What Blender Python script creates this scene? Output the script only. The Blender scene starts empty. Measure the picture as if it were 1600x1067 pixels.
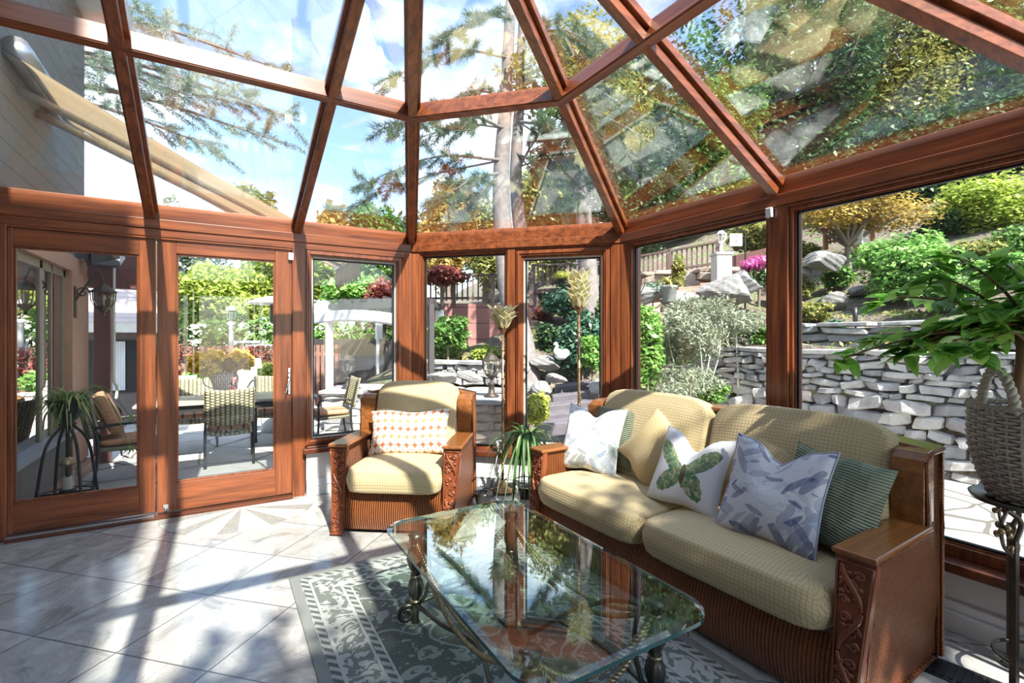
import bpy, bmesh, math, random
import numpy as np
from mathutils import Vector, Matrix
R = math.radians
random.seed(7); RNG = np.random.default_rng(11)
S = bpy.context.scene
COL = S.collection

# ------------------------------------------------------------------ camera, sky, sun, exposure
FPX, CX, CY, CZ, YAW = 759.5, 800.0, 526.14, 1.4236, R(31.0768)
cam_d = bpy.data.cameras.new('camera'); cam = bpy.data.objects.new('camera', cam_d); COL.objects.link(cam)
cam.location = (0, 0, CZ); cam.rotation_euler = (R(90), 0, -YAW)
cam_d.sensor_width = 36; cam_d.lens = FPX / 1600 * 36; cam_d.shift_y = (CY - 533.5) / 1600
cam_d.clip_start = .02; cam_d.clip_end = 500
S.camera = cam
S.view_settings.view_transform = 'Standard'; S.view_settings.look = 'None'
S.view_settings.gamma = 1; S.view_settings.use_curve_mapping = False
S.view_settings.exposure = 0.76
S.cycles.max_bounces = 9; S.cycles.diffuse_bounces = 4; S.cycles.glossy_bounces = 4
S.cycles.transmission_bounces = 6; S.cycles.transparent_max_bounces = 24
S.cycles.caustics_reflective = False; S.cycles.caustics_refractive = False
S.cycles.sample_clamp_indirect = 6

SUN_DIR = Vector((.045, .95, -1.0)).normalized()          # the way the light travels: over the camera's right shoulder
world = bpy.data.worlds.new('sky'); S.world = world; world.use_nodes = True
wn = world.node_tree; wn.nodes.clear()
wo = wn.nodes.new('ShaderNodeOutputWorld'); bg = wn.nodes.new('ShaderNodeBackground'); sky = wn.nodes.new('ShaderNodeTexSky')
sky.sky_type = 'NISHITA'; sky.sun_disc = False; sky.sun_elevation = R(46.5); sky.sun_rotation = R(183)
sky.air_density = 1.0; sky.dust_density = .6; sky.ozone_density = 1.4
# thin drifting cloud over the blue
tc = wn.nodes.new('ShaderNodeTexCoord'); mp = wn.nodes.new('ShaderNodeMapping'); mp.inputs['Scale'].default_value = (1.2, 1.2, 3.0)
nz = wn.nodes.new('ShaderNodeTexNoise'); nz.inputs['Scale'].default_value = 2.6; nz.inputs['Detail'].default_value = 7
rp = wn.nodes.new('ShaderNodeValToRGB'); rp.color_ramp.elements[0].position = .47; rp.color_ramp.elements[1].position = .68
rp.color_ramp.elements[0].color = (0, 0, 0, 1); rp.color_ramp.elements[1].color = (.75, .75, .75, 1)
mx = wn.nodes.new('ShaderNodeMix'); mx.data_type = 'RGBA'; mx.inputs['B'].default_value = (7.5, 7.8, 8.2, 1)
L = wn.links.new
L(tc.outputs['Generated'], mp.inputs['Vector']); L(mp.outputs['Vector'], nz.inputs['Vector']); L(nz.outputs['Fac'], rp.inputs['Fac'])
L(rp.outputs['Color'], mx.inputs['Factor']); L(sky.outputs['Color'], mx.inputs['A']); L(mx.outputs['Result'], bg.inputs['Color'])
bg.inputs['Strength'].default_value = .31
L(bg.outputs['Background'], wo.inputs['Surface'])
sun_d = bpy.data.lights.new('sun', 'SUN'); sun = bpy.data.objects.new('sun', sun_d); COL.objects.link(sun)
sun_d.energy = 10.2; sun_d.angle = R(.6); sun_d.color = (1.0, .945, .86)
sun.rotation_euler = SUN_DIR.to_track_quat('-Z', 'Y').to_euler(); sun.location = (0, -20, 25)

# ------------------------------------------------------------------ helpers
_c, _s = math.cos(YAW), math.sin(YAW)
def at(px, py, Y):                       # a point of the photograph at depth Y, as a place in the room
    X = (px - CX) / FPX * Y
    return Vector((_c * X + _s * Y, -_s * X + _c * Y, CZ - (py - CY) / FPX * Y))
def fl(px, py, z=0.):                    # where the sight line meets height z
    return at(px, py, (CZ - z) * FPX / (py - CY))
def V(*a): return Vector(a)

class MB:
    def __init__(s): s.v = []; s.f = []; s.uv = None; s.mi = []
    def add(s, vs, fs, mi=0):
        o = len(s.v); s.v.extend([tuple(p) for p in vs]); s.f.extend([tuple(i + o for i in f) for f in fs]); s.mi.extend([mi] * len(fs)); return s
    def box(s, x0, x1, y0, y1, z0, z1, mi=0):
        vs = [(x, y, z) for z in (z0, z1) for y in (y0, y1) for x in (x0, x1)]
        return s.add(vs, [(0, 2, 3, 1), (4, 5, 7, 6), (0, 1, 5, 4), (2, 6, 7, 3), (0, 4, 6, 2), (1, 3, 7, 5)], mi)
    def obox(s, c, sx, sy, sz, rz=0, mi=0, M=None):         # box centred at c, turned
        M = M or Matrix.Rotation(rz, 3, 'Z'); c = Vector(c)
        vs = [c + M @ Vector((x * sx / 2, y * sy / 2, z * sz / 2)) for z in (-1, 1) for y in (-1, 1) for x in (-1, 1)]
        return s.add(vs, [(0, 2, 3, 1), (4, 5, 7, 6), (0, 1, 5, 4), (2, 6, 7, 3), (0, 4, 6, 2), (1, 3, 7, 5)], mi)
    def beam(s, p, q, w, h, up=(0, 0, 1), off=0, mi=0):      # bar from p to q; p, q on the middle of its lower face
        p, q, up = Vector(p), Vector(q), Vector(up); d = (q - p).normalized()
        sd = d.cross(up).normalized(); u = sd.cross(d).normalized()
        vs = [b + sd * a * w / 2 + u * (off + k * h) for b in (p, q) for k in (0, 1) for a in (-1, 1)]
        return s.add(vs, [(0, 1, 3, 2), (4, 6, 7, 5), (0, 4, 5, 1), (2, 3, 7, 6), (0, 2, 6, 4), (1, 5, 7, 3)], mi)
    def prism(s, poly, ext, mi=0):                            # polygon of 3-D points pushed along ext
        n = len(poly); P = [Vector(p) for p in poly]; e = Vector(ext)
        return s.add(P + [p + e for p in P], [tuple(range(n - 1, -1, -1)), tuple(range(n, 2 * n))] + [(i, (i + 1) % n, n + (i + 1) % n, n + i) for i in range(n)], mi)
    def tube(s, pts, r, seg=8, closed=False, mi=0, cap=True):
        P = [Vector(p) for p in pts]; n = len(P); rs = r if hasattr(r, '__len__') else [r] * n
        T = []
        for i in range(n):
            a = P[(i - 1) % n] if (closed or i > 0) else P[i]; b = P[(i + 1) % n] if (closed or i < n - 1) else P[i]
            T.append((b - a).normalized() if (b - a).length > 1e-9 else Vector((0, 0, 1)))
        nrm = T[0].orthogonal().normalized(); vs = []
        for i in range(n):
            nrm = (nrm - T[i] * nrm.dot(T[i]))
            nrm = nrm.normalized() if nrm.length > 1e-6 else T[i].orthogonal().normalized()
            b = T[i].cross(nrm)
            for k in range(seg):
                a = 2 * math.pi * k / seg
                vs.append(P[i] + (nrm * math.cos(a) + b * math.sin(a)) * rs[i])
        fs = []
        for i in range(n if closed else n - 1):
            j = (i + 1) % n
            for k in range(seg): fs.append((i * seg + k, i * seg + (k + 1) % seg, j * seg + (k + 1) % seg, j * seg + k))
        if cap and not closed: fs += [tuple(range(seg - 1, -1, -1)), tuple((n - 1) * seg + k for k in range(seg))]
        return s.add(vs, fs, mi)
    def lathe(s, prof, seg=24, c=(0, 0, 0), flute=0, fn=0, twist=0, mi=0):     # prof: (radius, z) from bottom to top
        vs, fs = [], []; n = len(prof); z0 = prof[0][1]
        for r, z in prof:
            for k in range(seg):
                a = 2 * math.pi * k / seg; rr = r * (1 + flute * math.cos(fn * (a + twist * (z - z0)))) if fn else r
                vs.append((c[0] + rr * math.cos(a), c[1] + rr * math.sin(a), c[2] + z))
        for i in range(n - 1):
            for k in range(seg): fs.append((i * seg + k, i * seg + (k + 1) % seg, (i + 1) * seg + (k + 1) % seg, (i + 1) * seg + k))
        fs += [tuple(range(seg - 1, -1, -1)), tuple((n - 1) * seg + k for k in range(seg))]
        return s.add(vs, fs, mi)
    def ball(s, c, r, seg=12, rings=8, jit=0, mi=0):
        rx, ry, rz = r if hasattr(r, '__len__') else (r, r, r); vs, fs = [], []
        for i in range(rings + 1):
            t = math.pi * i / rings
            for k in range(seg):
                a = 2 * math.pi * k / seg; q = 1 + (random.uniform(-jit, jit) if jit else 0)
                vs.append((c[0] + rx * q * math.sin(t) * math.cos(a), c[1] + ry * q * math.sin(t) * math.sin(a), c[2] + rz * q * math.cos(t)))
        for i in range(rings):
            for k in range(seg): fs.append((i * seg + k, (i + 1) * seg + k, (i + 1) * seg + (k + 1) % seg, i * seg + (k + 1) % seg))
        return s.add(vs, fs, mi)
    def build(s, name, m, parent=None, bev=0, smooth=False, sub=0, merge=False, seg=2):
        me = bpy.data.meshes.new(name); me.from_pydata(s.v, [], s.f)
        for q in (m if isinstance(m, (list, tuple)) else [m]): me.materials.append(q)
        if any(s.mi): me.polygons.foreach_set('material_index', s.mi)
        if merge or bev:
            bm = bmesh.new(); bm.from_mesh(me)
            if merge: bmesh.ops.remove_doubles(bm, verts=bm.verts, dist=1e-5)
            bmesh.ops.recalc_face_normals(bm, faces=bm.faces)
            if bev:
                es = [e for e in bm.edges if len(e.link_faces) == 2 and e.calc_face_angle(0) > .5]
                bmesh.ops.bevel(bm, geom=es, offset=bev, segments=seg, affect='EDGES', profile=.5, clamp_overlap=True)
            bm.to_mesh(me); bm.free()
        if smooth: me.polygons.foreach_set('use_smooth', [True] * len(me.polygons))
        if s.uv is not None and not (merge or bev):
            ul = me.uv_layers.new(name='uv'); li = np.zeros(len(me.loops), dtype=np.int32); me.loops.foreach_get('vertex_index', li)
            ul.data.foreach_set('uv', np.array(s.uv, dtype=np.float32)[li].ravel())
        me.update()
        o = bpy.data.objects.new(name, me); COL.objects.link(o)
        if parent: o.parent = parent
        if sub:
            md = o.modifiers.new('smooth', 'SUBSURF'); md.levels = sub; md.render_levels = sub
        return o

def tag(o, label=None, cat=None, group=None, kind=None):
    if label: o['label'] = label
    if cat: o['category'] = cat
    if group: o['group'] = group
    if kind: o['kind'] = kind
    return o
def thing(name, loc=(0, 0, 0), rz=0, label=None, cat=None, group=None, kind=None):
    o = bpy.data.objects.new(name, None); COL.objects.link(o); o.empty_display_size = .1
    o.location = loc; o.rotation_euler = (0, 0, rz)
    return tag(o, label, cat, group, kind)
def kids(o): return [c for c in bpy.data.objects if c.parent == o]
def copy_tree(o, parent=None):
    c = o.copy(); COL.objects.link(c); c.parent = parent
    for ch in kids(o): copy_tree(ch, c)
    return c
def struct(o, label, cat): return tag(o, label, cat, kind='structure')

# ------------------------------------------------------------------ materials
class NT:
    def __init__(s, name):
        s.m = bpy.data.materials.new(name); s.m.use_nodes = True; s.t = s.m.node_tree
        s.b = s.t.nodes['Principled BSDF']; s.out = s.t.nodes['Material Output']
    def n(s, ty, **kw):
        x = s.t.nodes.new(ty)
        for k, v in kw.items():
            if k in x.inputs.keys() if hasattr(x.inputs, 'keys') else False: x.inputs[k].default_value = v
            else: setattr(x, k, v)
        return x
    def l(s, a, b): s.t.links.new(a, b)
    def mth(s, op, a, b=None, c=None):
        x = s.t.nodes.new('ShaderNodeMath'); x.operation = op
        for i, q in enumerate((a, b, c)):
            if q is None: continue
            if isinstance(q, (int, float)): x.inputs[i].default_value = q
            else: s.l(q, x.inputs[i])
        return x.outputs[0]
    def mix(s, f, a, b, blend='MIX'):
        x = s.t.nodes.new('ShaderNodeMix'); x.data_type = 'RGBA'; x.blend_type = blend
        for k, q in (('Factor', f), ('A', a), ('B', b)):
            if isinstance(q, (int, float)): x.inputs[k].default_value = q
            elif isinstance(q, (tuple, list)): x.inputs[k].default_value = (*q[:3], 1)
            else: s.l(q, x.inputs[k])
        return x.outputs['Result']
    def co(s, kind='Object', scale=(1, 1, 1), rot=(0, 0, 0), loc=(0, 0, 0)):
        t = s.t.nodes.new('ShaderNodeTexCoord'); m = s.t.nodes.new('ShaderNodeMapping')
        m.inputs['Scale'].default_value = scale; m.inputs['Rotation'].default_value = rot; m.inputs['Location'].default_value = loc
        s.l(t.outputs[kind], m.inputs['Vector']); return m.outputs['Vector']
    def noise(s, v, sc, det=4, rough=.5, dist=0):
        x = s.t.nodes.new('ShaderNodeTexNoise'); x.inputs['Scale'].default_value = sc; x.inputs['Detail'].default_value = det
        x.inputs['Roughness'].default_value = rough; x.inputs['Distortion'].default_value = dist
        if v is not None: s.l(v, x.inputs['Vector'])
        return x.outputs['Fac']
    def vor(s, v, sc, feat='F1', rnd=1):
        x = s.t.nodes.new('ShaderNodeTexVoronoi'); x.feature = feat; x.inputs['Scale'].default_value = sc; x.inputs['Randomness'].default_value = rnd
        s.l(v, x.inputs['Vector']); return x
    def ramp(s, f, *st):
        x = s.t.nodes.new('ShaderNodeValToRGB'); e = x.color_ramp.elements
        while len(e) < len(st): e.new(.5)
        for q, (p, c) in zip(e, st): q.position = p; q.color = (*c[:3], 1) if hasattr(c, '__len__') else (c, c, c, 1)
        s.l(f, x.inputs['Fac']); return x.outputs['Color']
    def bump(s, h, st=.3, d=.01):
        x = s.t.nodes.new('ShaderNodeBump'); x.inputs['Strength'].default_value = st; x.inputs['Distance'].default_value = d
        s.l(h, x.inputs['Height']); s.l(x.outputs['Normal'], s.b.inputs['Normal'])
    def col(s, c):
        if isinstance(c, (tuple, list)): s.b.inputs['Base Color'].default_value = (*c[:3], 1)
        else: s.l(c, s.b.inputs['Base Color'])
    def xyz(s, v):
        x = s.t.nodes.new('ShaderNodeSeparateXYZ'); s.l(v, x.inputs[0]); return x.outputs
    def set(s, **k):
        for a, v in k.items(): s.b.inputs[a.replace('_', ' ')].default_value = v
        return s

def flat(name, c, rough=.6, metal=0, vary=.12, sc=9, spec=.5, bump=0):
    t = NT(name); v = t.co(); f = t.noise(v, sc, 5)
    t.col(t.mix(f, [q * (1 - vary * 1.6) for q in c], [min(1, q * (1 + vary * 1.6)) for q in c]))
    t.set(Roughness=rough, Metallic=metal); t.b.inputs['Specular IOR Level'].default_value = spec
    if bump: t.bump(f, bump, .004)
    return t.m

def wood(name, dark, light, rough=.3, sc=1.0, axis=2):
    t = NT(name); k = [22 * sc] * 3; k[axis] = 1.1 * sc
    v = t.co(scale=k); f = t.noise(v, 1, 6, .6, .6); g = t.noise(t.co(scale=[q * 3.5 for q in k]), 1, 3)
    f2 = t.mth('ADD', t.mth('MULTIPLY', f, .75), t.mth('MULTIPLY', g, .25))
    t.col(t.ramp(f2, (.32, dark), (.66, light))); t.set(Roughness=rough)
    t.b.inputs['Coat Weight'].default_value = .25; t.b.inputs['Coat Roughness'].default_value = .2
    t.bump(f2, .06, .002); return t.m

def glass_mat(name, f0=.06, tint=(.95, .985, .97), rough=0.0):
    # thin pane: Schlick reflection over clear transmission
    t = NT(name); t.t.nodes.remove(t.b)
    lw = t.n('ShaderNodeLayerWeight'); lw.inputs['Blend'].default_value = .5
    p5 = t.mth('POWER', lw.outputs['Facing'], 4.5)
    fac = t.mth('ADD', t.mth('MULTIPLY', p5, 1 - f0), f0)
    tr = t.n('ShaderNodeBsdfTransparent'); tr.inputs['Color'].default_value = (*tint, 1)
    gl = t.n('ShaderNodeBsdfGlossy'); gl.inputs['Roughness'].default_value = rough; gl.inputs['Color'].default_value = (1, 1, 1, 1)
    mx = t.n('ShaderNodeMixShader'); t.l(fac, mx.inputs[0]); t.l(tr.outputs[0], mx.inputs[1]); t.l(gl.outputs[0], mx.inputs[2])
    t.l(mx.outputs[0], t.out.inputs['Surface']); return t.m

def leaf_mat(name, a, b, c=None, transl=.35, rough=.45):
    t = NT(name); g = t.n('ShaderNodeNewGeometry'); r = g.outputs['Random Per Island']
    f = t.mth('ADD', t.mth('MULTIPLY', r, .6), t.mth('MULTIPLY', t.noise(t.co(), 1.3, 3), .5))
    col = t.ramp(f, (.2, a), (.55, b), (.85, c or b)); t.col(col); t.set(Roughness=rough)
    tl = t.n('ShaderNodeBsdfTranslucent'); t.l(col, tl.inputs['Color'])
    mx = t.n('ShaderNodeMixShader'); mx.inputs[0].default_value = transl
    t.l(t.b.outputs[0], mx.inputs[1]); t.l(tl.outputs[0], mx.inputs[2]); t.l(mx.outputs[0], t.out.inputs['Surface']); return t.m

M = {}
# cedar of the conservatory; the grain runs along the member (three versions by direction)
WD, WL = (.085, .021, .009), (.36, .105, .036)
M['cedar_x'] = wood('cedar_x', WD, WL, axis=0); M['cedar_y'] = wood('cedar_y', WD, WL, axis=1); M['cedar_z'] = wood('cedar_z', WD, WL, axis=2)
M['sill_wood'] = wood('sill_wood', (.07, .018, .009), (.17, .05, .02), axis=0)
M['glass'] = glass_mat('window_glass', .03, (.965, .985, .975))
M['roof_glass'] = glass_mat('roof_glass', .18, (.96, .985, .975))
M['seal'] = flat('black_seal', (.012, .013, .014), .5)
M['bead'] = flat('pale_bead', (.62, .60, .55), .5)
M['white_paint'] = flat('white_paint', (.78, .79, .80), .45, vary=.02)
M['wall_paint'] = flat('wall_paint', (.72, .70, .70), .6, vary=.02)
M['plastic'] = flat('white_plastic', (.82, .83, .84), .35, vary=.01)
M['chrome'] = flat('chrome', (.75, .76, .78), .18, 1, .02)
M['alu'] = flat('brushed_aluminium', (.55, .55, .55), .35, 1, .05)
M['iron'] = flat('dark_iron', (.03, .028, .026), .45, .6, .2)
M['black'] = flat('black_plastic', (.015, .015, .016), .4)

def tile_mat():
    t = NT('marble_tile'); v = t.co(rot=(0, 0, R(45)), loc=(.02, 0, 0)); P = .503
    # lines x+y = 3.11 and x-y = -2.48 in room metres
    o = t.xyz(t.co()); u = t.mth('MULTIPLY', t.mth('ADD', o[0], o[1]), .70711); w = t.mth('MULTIPLY', t.mth('SUBTRACT', o[0], o[1]), .70711)
    fu = t.mth('FRACT', t.mth('ADD', t.mth('DIVIDE', t.mth('SUBTRACT', u, 3.11 * .70711), P), 40.)); fw = t.mth('FRACT', t.mth('ADD', t.mth('DIVIDE', t.mth('SUBTRACT', w, -2.48 * .70711), P), 40.))
    eu = t.mth('MINIMUM', fu, t.mth('SUBTRACT', 1, fu)); ew = t.mth('MINIMUM', fw, t.mth('SUBTRACT', 1, fw)); e = t.mth('MINIMUM', eu, ew)
    g = t.mth('LESS_THAN', e, .0075)
    iu = t.mth('FLOOR', t.mth('ADD', t.mth('DIVIDE', t.mth('SUBTRACT', u, 3.11 * .70711), P), 40.)); iw = t.mth('FLOOR', t.mth('ADD', t.mth('DIVIDE', t.mth('SUBTRACT', w, -2.48 * .70711), P), 40.))
    cb = t.n('ShaderNodeCombineXYZ'); t.l(iu, cb.inputs[0]); t.l(iw, cb.inputs[1]); wn_ = t.n('ShaderNodeTexWhiteNoise'); t.l(cb.outputs[0], wn_.inputs['Vector'])
    ad = t.n('ShaderNodeVectorMath'); ad.operation = 'MULTIPLY_ADD'; ad.inputs[1].default_value = (7, 7, 7); t.l(wn_.outputs['Color'], ad.inputs[0]); t.l(t.co(), ad.inputs[2])
    n1 = t.noise(ad.outputs[0], 3.6, 9, .68, 1.1); n2 = t.noise(ad.outputs[0], 9, 6, .6, .5)
    base = t.ramp(n1, (.33, (.24, .235, .225)), (.46, (.40, .39, .375)), (.62, (.50, .49, .475)))
    vein = t.ramp(t.mth('ABSOLUTE', t.mth('SUBTRACT', n1, .5)), (0, (.62, .58, .52)), (.02, (1, 1, 1)))
    c = t.mix(.5, base, vein, 'MULTIPLY'); c = t.mix(t.mth('MULTIPLY', t.mth('GREATER_THAN', n2, .62), .25), c, (.30, .29, .28))
    t.col(t.mix(g, c, (.13, .125, .12))); t.set(Roughness=.16)
    t.bump(t.mth('SUBTRACT', 1, g), .25, .002); return t.m
M['tile'] = tile_mat()

def wicker_mat(name, dark, light, rib=62, weave=120, axis='x'):
    t = NT(name); o = t.xyz(t.co()); a = o[0] if axis == 'x' else o[1]; z = o[2]
    s1 = t.mth('ABSOLUTE', t.mth('SINE', t.mth('MULTIPLY', a, rib * math.pi)))
    s2 = t.mth('ABSOLUTE', t.mth('SINE', t.mth('ADD', t.mth('MULTIPLY', z, weave * math.pi), t.mth('MULTIPLY', t.mth('FLOOR', t.mth('MULTIPLY', a, rib)), 1.5708))))
    h = t.mth('MULTIPLY', t.mth('ADD', s1, .35), t.mth('ADD', t.mth('MULTIPLY', s2, .45), .55))
    n = t.noise(t.co(), 18, 4); f = t.mth('ADD', t.mth('MULTIPLY', h, .62), t.mth('MULTIPLY', n, .25))
    t.col(t.ramp(f, (.22, [q * .5 for q in dark]), (.48, [q * .5 + p_ * .28 for q, p_ in zip(dark, light)]), (.9, light))); t.set(Roughness=.36); t.bump(h, 1.0, .014); return t.m
WKD, WKL = (.075, .018, .007), (.52, .155, .042)
M['wicker_x'] = wicker_mat('wicker_x', WKD, WKL); M['wicker_y'] = wicker_mat('wicker_y', WKD, WKL, axis='y')
M['arm_wood'] = wood('arm_wood', (.16, .05, .014), (.34, .13, .036), .22, axis=1)
M['carved'] = wood('carved_wood', (.11, .026, .010), (.28, .075, .026), .3, axis=2)

def check_mat(name, light, line, n=46, bump=.5):
    t = NT(name); o = t.xyz(t.co('UV'))
    fu = t.mth('FRACT', t.mth('MULTIPLY', o[0], n)); fv = t.mth('FRACT', t.mth('MULTIPLY', o[1], n))
    e = t.mth('MINIMUM', t.mth('MINIMUM', fu, t.mth('SUBTRACT', 1, fu)), t.mth('MINIMUM', fv, t.mth('SUBTRACT', 1, fv)))
    k = t.mth('MINIMUM', t.mth('MULTIPLY', e, 5), 1)
    nn = t.noise(t.co('UV'), 300, 2); c = t.ramp(k, (0, line), (.55, light))
    t.col(t.mix(.22, c, t.ramp(nn, (.3, (.5, .5, .5)), (.7, (1, 1, 1))), 'MULTIPLY')); t.set(Roughness=.85)
    t.b.inputs['Sheen Weight'].default_value = .15
    t.bump(k, bump, .003); return t.m
M['check'] = check_mat('beige_check', (.61, .475, .265), (.36, .26, .13), 54, .35)
M['check_tan'] = check_mat('tan_check', (.63, .475, .25), (.36, .25, .12), 58, .35)

def cord_mat():
    t = NT('green_corduroy'); o = t.xyz(t.co('UV')); s = t.mth('ABSOLUTE', t.mth('SINE', t.mth('MULTIPLY', o[1], 75 * math.pi)))
    blk = t.mth('GREATER_THAN', t.noise(t.co('UV', scale=(1, .45, 1)), 14, 1), .52)
    c = t.ramp(s, (.1, (.05, .065, .042)), (.8, (.22, .25, .17))); t.col(t.mix(t.mth('MULTIPLY', blk, .35), c, (.30, .33, .24)))
    t.set(Roughness=.9); t.bump(s, .8, .005); return t.m
M['cord'] = cord_mat()

def floral_mat(name, base, cols, sc=1.0):
    # painterly leaves: stretched cells cut to almond shapes, three overlapping layers
    t = NT(name); uvn = t.co('UV'); c = t.mix(t.mth('MULTIPLY', t.mth('GREATER_THAN', t.noise(uvn, 9, 4, .6, 1.5), .54), .35), base, cols[2])
    wob = t.n('ShaderNodeTexNoise'); wob.inputs['Scale'].default_value = 13 * sc; t.l(uvn, wob.inputs['Vector'])
    for i, (rot, st, thr, s_) in enumerate(((.5, 2.5, .36, 9), (-.7, 2.7, .34, 8), (1.9, 2.4, .30, 11), (-2.3, 2.8, .32, 10))):
        mp_ = t.n('ShaderNodeMapping'); m0_ = t.n('ShaderNodeMapping'); m0_.inputs['Rotation'].default_value = (0, 0, rot); mp_.inputs['Scale'].default_value = (st * 1.15, .85, 1); mp_.inputs['Location'].default_value = (i * 1.7, i * .9, 0)
        ad = t.n('ShaderNodeVectorMath'); ad.operation = 'MULTIPLY_ADD'; ad.inputs[1].default_value = (.02, .02, 0); t.l(wob.outputs['Color'], ad.inputs[0]); t.l(uvn, ad.inputs[2])
        t.l(ad.outputs[0], m0_.inputs['Vector']); t.l(m0_.outputs['Vector'], mp_.inputs['Vector']); v = t.vor(mp_.outputs['Vector'], s_ * sc * .78)
        m = t.mth('LESS_THAN', v.outputs['Distance'], thr + .08)
        rnd = t.xyz(v.outputs['Color']); keep = t.mth('GREATER_THAN', rnd[1], .38)
        lc = t.ramp(rnd[0], (.1, cols[0]), (.4, cols[1]), (.75, cols[2]))
        vein = t.mth('MULTIPLY', t.noise(mp_.outputs['Vector'], 30, 2), .6)
        c = t.mix(t.mth('MULTIPLY', t.mth('MULTIPLY', m, keep), t.mth('ADD', vein, .45)), c, lc)
    t.col(c); t.set(Roughness=.8); t.bump(t.noise(uvn, 5, 3), .25, .02); return t.m
M['floral_blue'] = floral_mat('blue_leaf_print', (.62, .62, .66), ((.05, .085, .21), (.16, .18, .27), (.34, .36, .44)))
M['floral_pale'] = floral_mat('pale_leaf_print', (.80, .82, .86), ((.20, .28, .44), (.42, .48, .58), (.36, .43, .40)), 1.0)

def butterfly_mat():
    t = NT('green_wing_print'); o = t.xyz(t.co('UV')); u = t.mth('SUBTRACT', o[0], .22); v = t.mth('SUBTRACT', o[1], .22)
    c = (.74, .72, .74); st = t.noise(t.co('UV', scale=(1, 1, 1)), 34, 4, .6, 1.2)
    g = t.ramp(st, (.3, (.03, .10, .05)), (.45, (.10, .22, .14)), (.56, (.30, .30, .12)), (.7, (.62, .62, .52)))
    ms = None
    for (a, b, ca, sa, ra, rb) in ((.085, .05, .80, .60, .125, .055), (-.10, .05, .80, -.60, .125, .055), (.06, -.085, .64, -.77, .10, .06), (-.075, -.085, .64, .77, .095, .055)):
        du = t.mth('SUBTRACT', u, a); dv = t.mth('SUBTRACT', v, b)
        p = t.mth('ADD', t.mth('MULTIPLY', du, ca), t.mth('MULTIPLY', dv, sa)); q = t.mth('SUBTRACT', t.mth('MULTIPLY', dv, ca), t.mth('MULTIPLY', du, sa))
        d = t.mth('ADD', t.mth('POWER', t.mth('ABSOLUTE', t.mth('DIVIDE', p, ra)), 2), t.mth('POWER', t.mth('ABSOLUTE', t.mth('DIVIDE', q, rb)), 2))
        m = t.mth('LESS_THAN', t.mth('ADD', d, t.mth('MULTIPLY', st, .5)), 1.2); ms = m if ms is None else t.mth('MAXIMUM', ms, m)
    body = t.mth('LESS_THAN', t.mth('ADD', t.mth('POWER', t.mth('DIVIDE', u, .016), 2), t.mth('POWER', t.mth('DIVIDE', t.mth('ADD', v, .02), .08), 2)), 1)
    col = t.mix(ms, c, g); t.col(t.mix(body, col, (.10, .08, .05))); t.set(Roughness=.75); return t.m
M['wings'] = butterfly_mat()

def lattice_mat():
    t = NT('orange_circle_print'); o = t.xyz(t.co('UV')); n = 15
    fu = t.mth('SUBTRACT', t.mth('FRACT', t.mth('MULTIPLY', o[0], n)), .5); fv = t.mth('SUBTRACT', t.mth('FRACT', t.mth('MULTIPLY', o[1], n)), .5)
    d = t.mth('SQRT', t.mth('ADD', t.mth('MULTIPLY', fu, fu), t.mth('MULTIPLY', fv, fv)))
    row = t.mth('FLOOR', t.mth('MULTIPLY', t.mth('FRACT', t.mth('ADD', t.mth('MULTIPLY', t.mth('SUBTRACT', t.mth('MULTIPLY', o[1], n), .5), .5), 0)), 2))
    star = t.mth('GREATER_THAN', d, .475); dot = t.mth('LESS_THAN', d, .10)
    ax = t.mth('MAXIMUM', t.mth('ABSOLUTE', fu), t.mth('ABSOLUTE', fv)); an = t.mth('MINIMUM', t.mth('ABSOLUTE', fu), t.mth('ABSOLUTE', fv))
    leafm = t.mth('MULTIPLY', t.mth('LESS_THAN', t.mth('ABSOLUTE', t.mth('SUBTRACT', ax, .28)), .07), t.mth('LESS_THAN', t.mth('ABSOLUTE', t.mth('SUBTRACT', an, .08)), .04))
    c = t.mix(leafm, (.84, .80, .72), (.33, .28, .20)); c = t.mix(star, c, t.mix(row, (.48, .12, .045), (.52, .25, .10))); c = t.mix(t.mth('MULTIPLY', dot, .9), c, (.42, .14, .08))
    t.col(c); t.set(Roughness=.8); return t.m
M['lattice'] = lattice_mat()
M['rug_hx'], M['rug_hy'] = .775, 1.24
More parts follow.
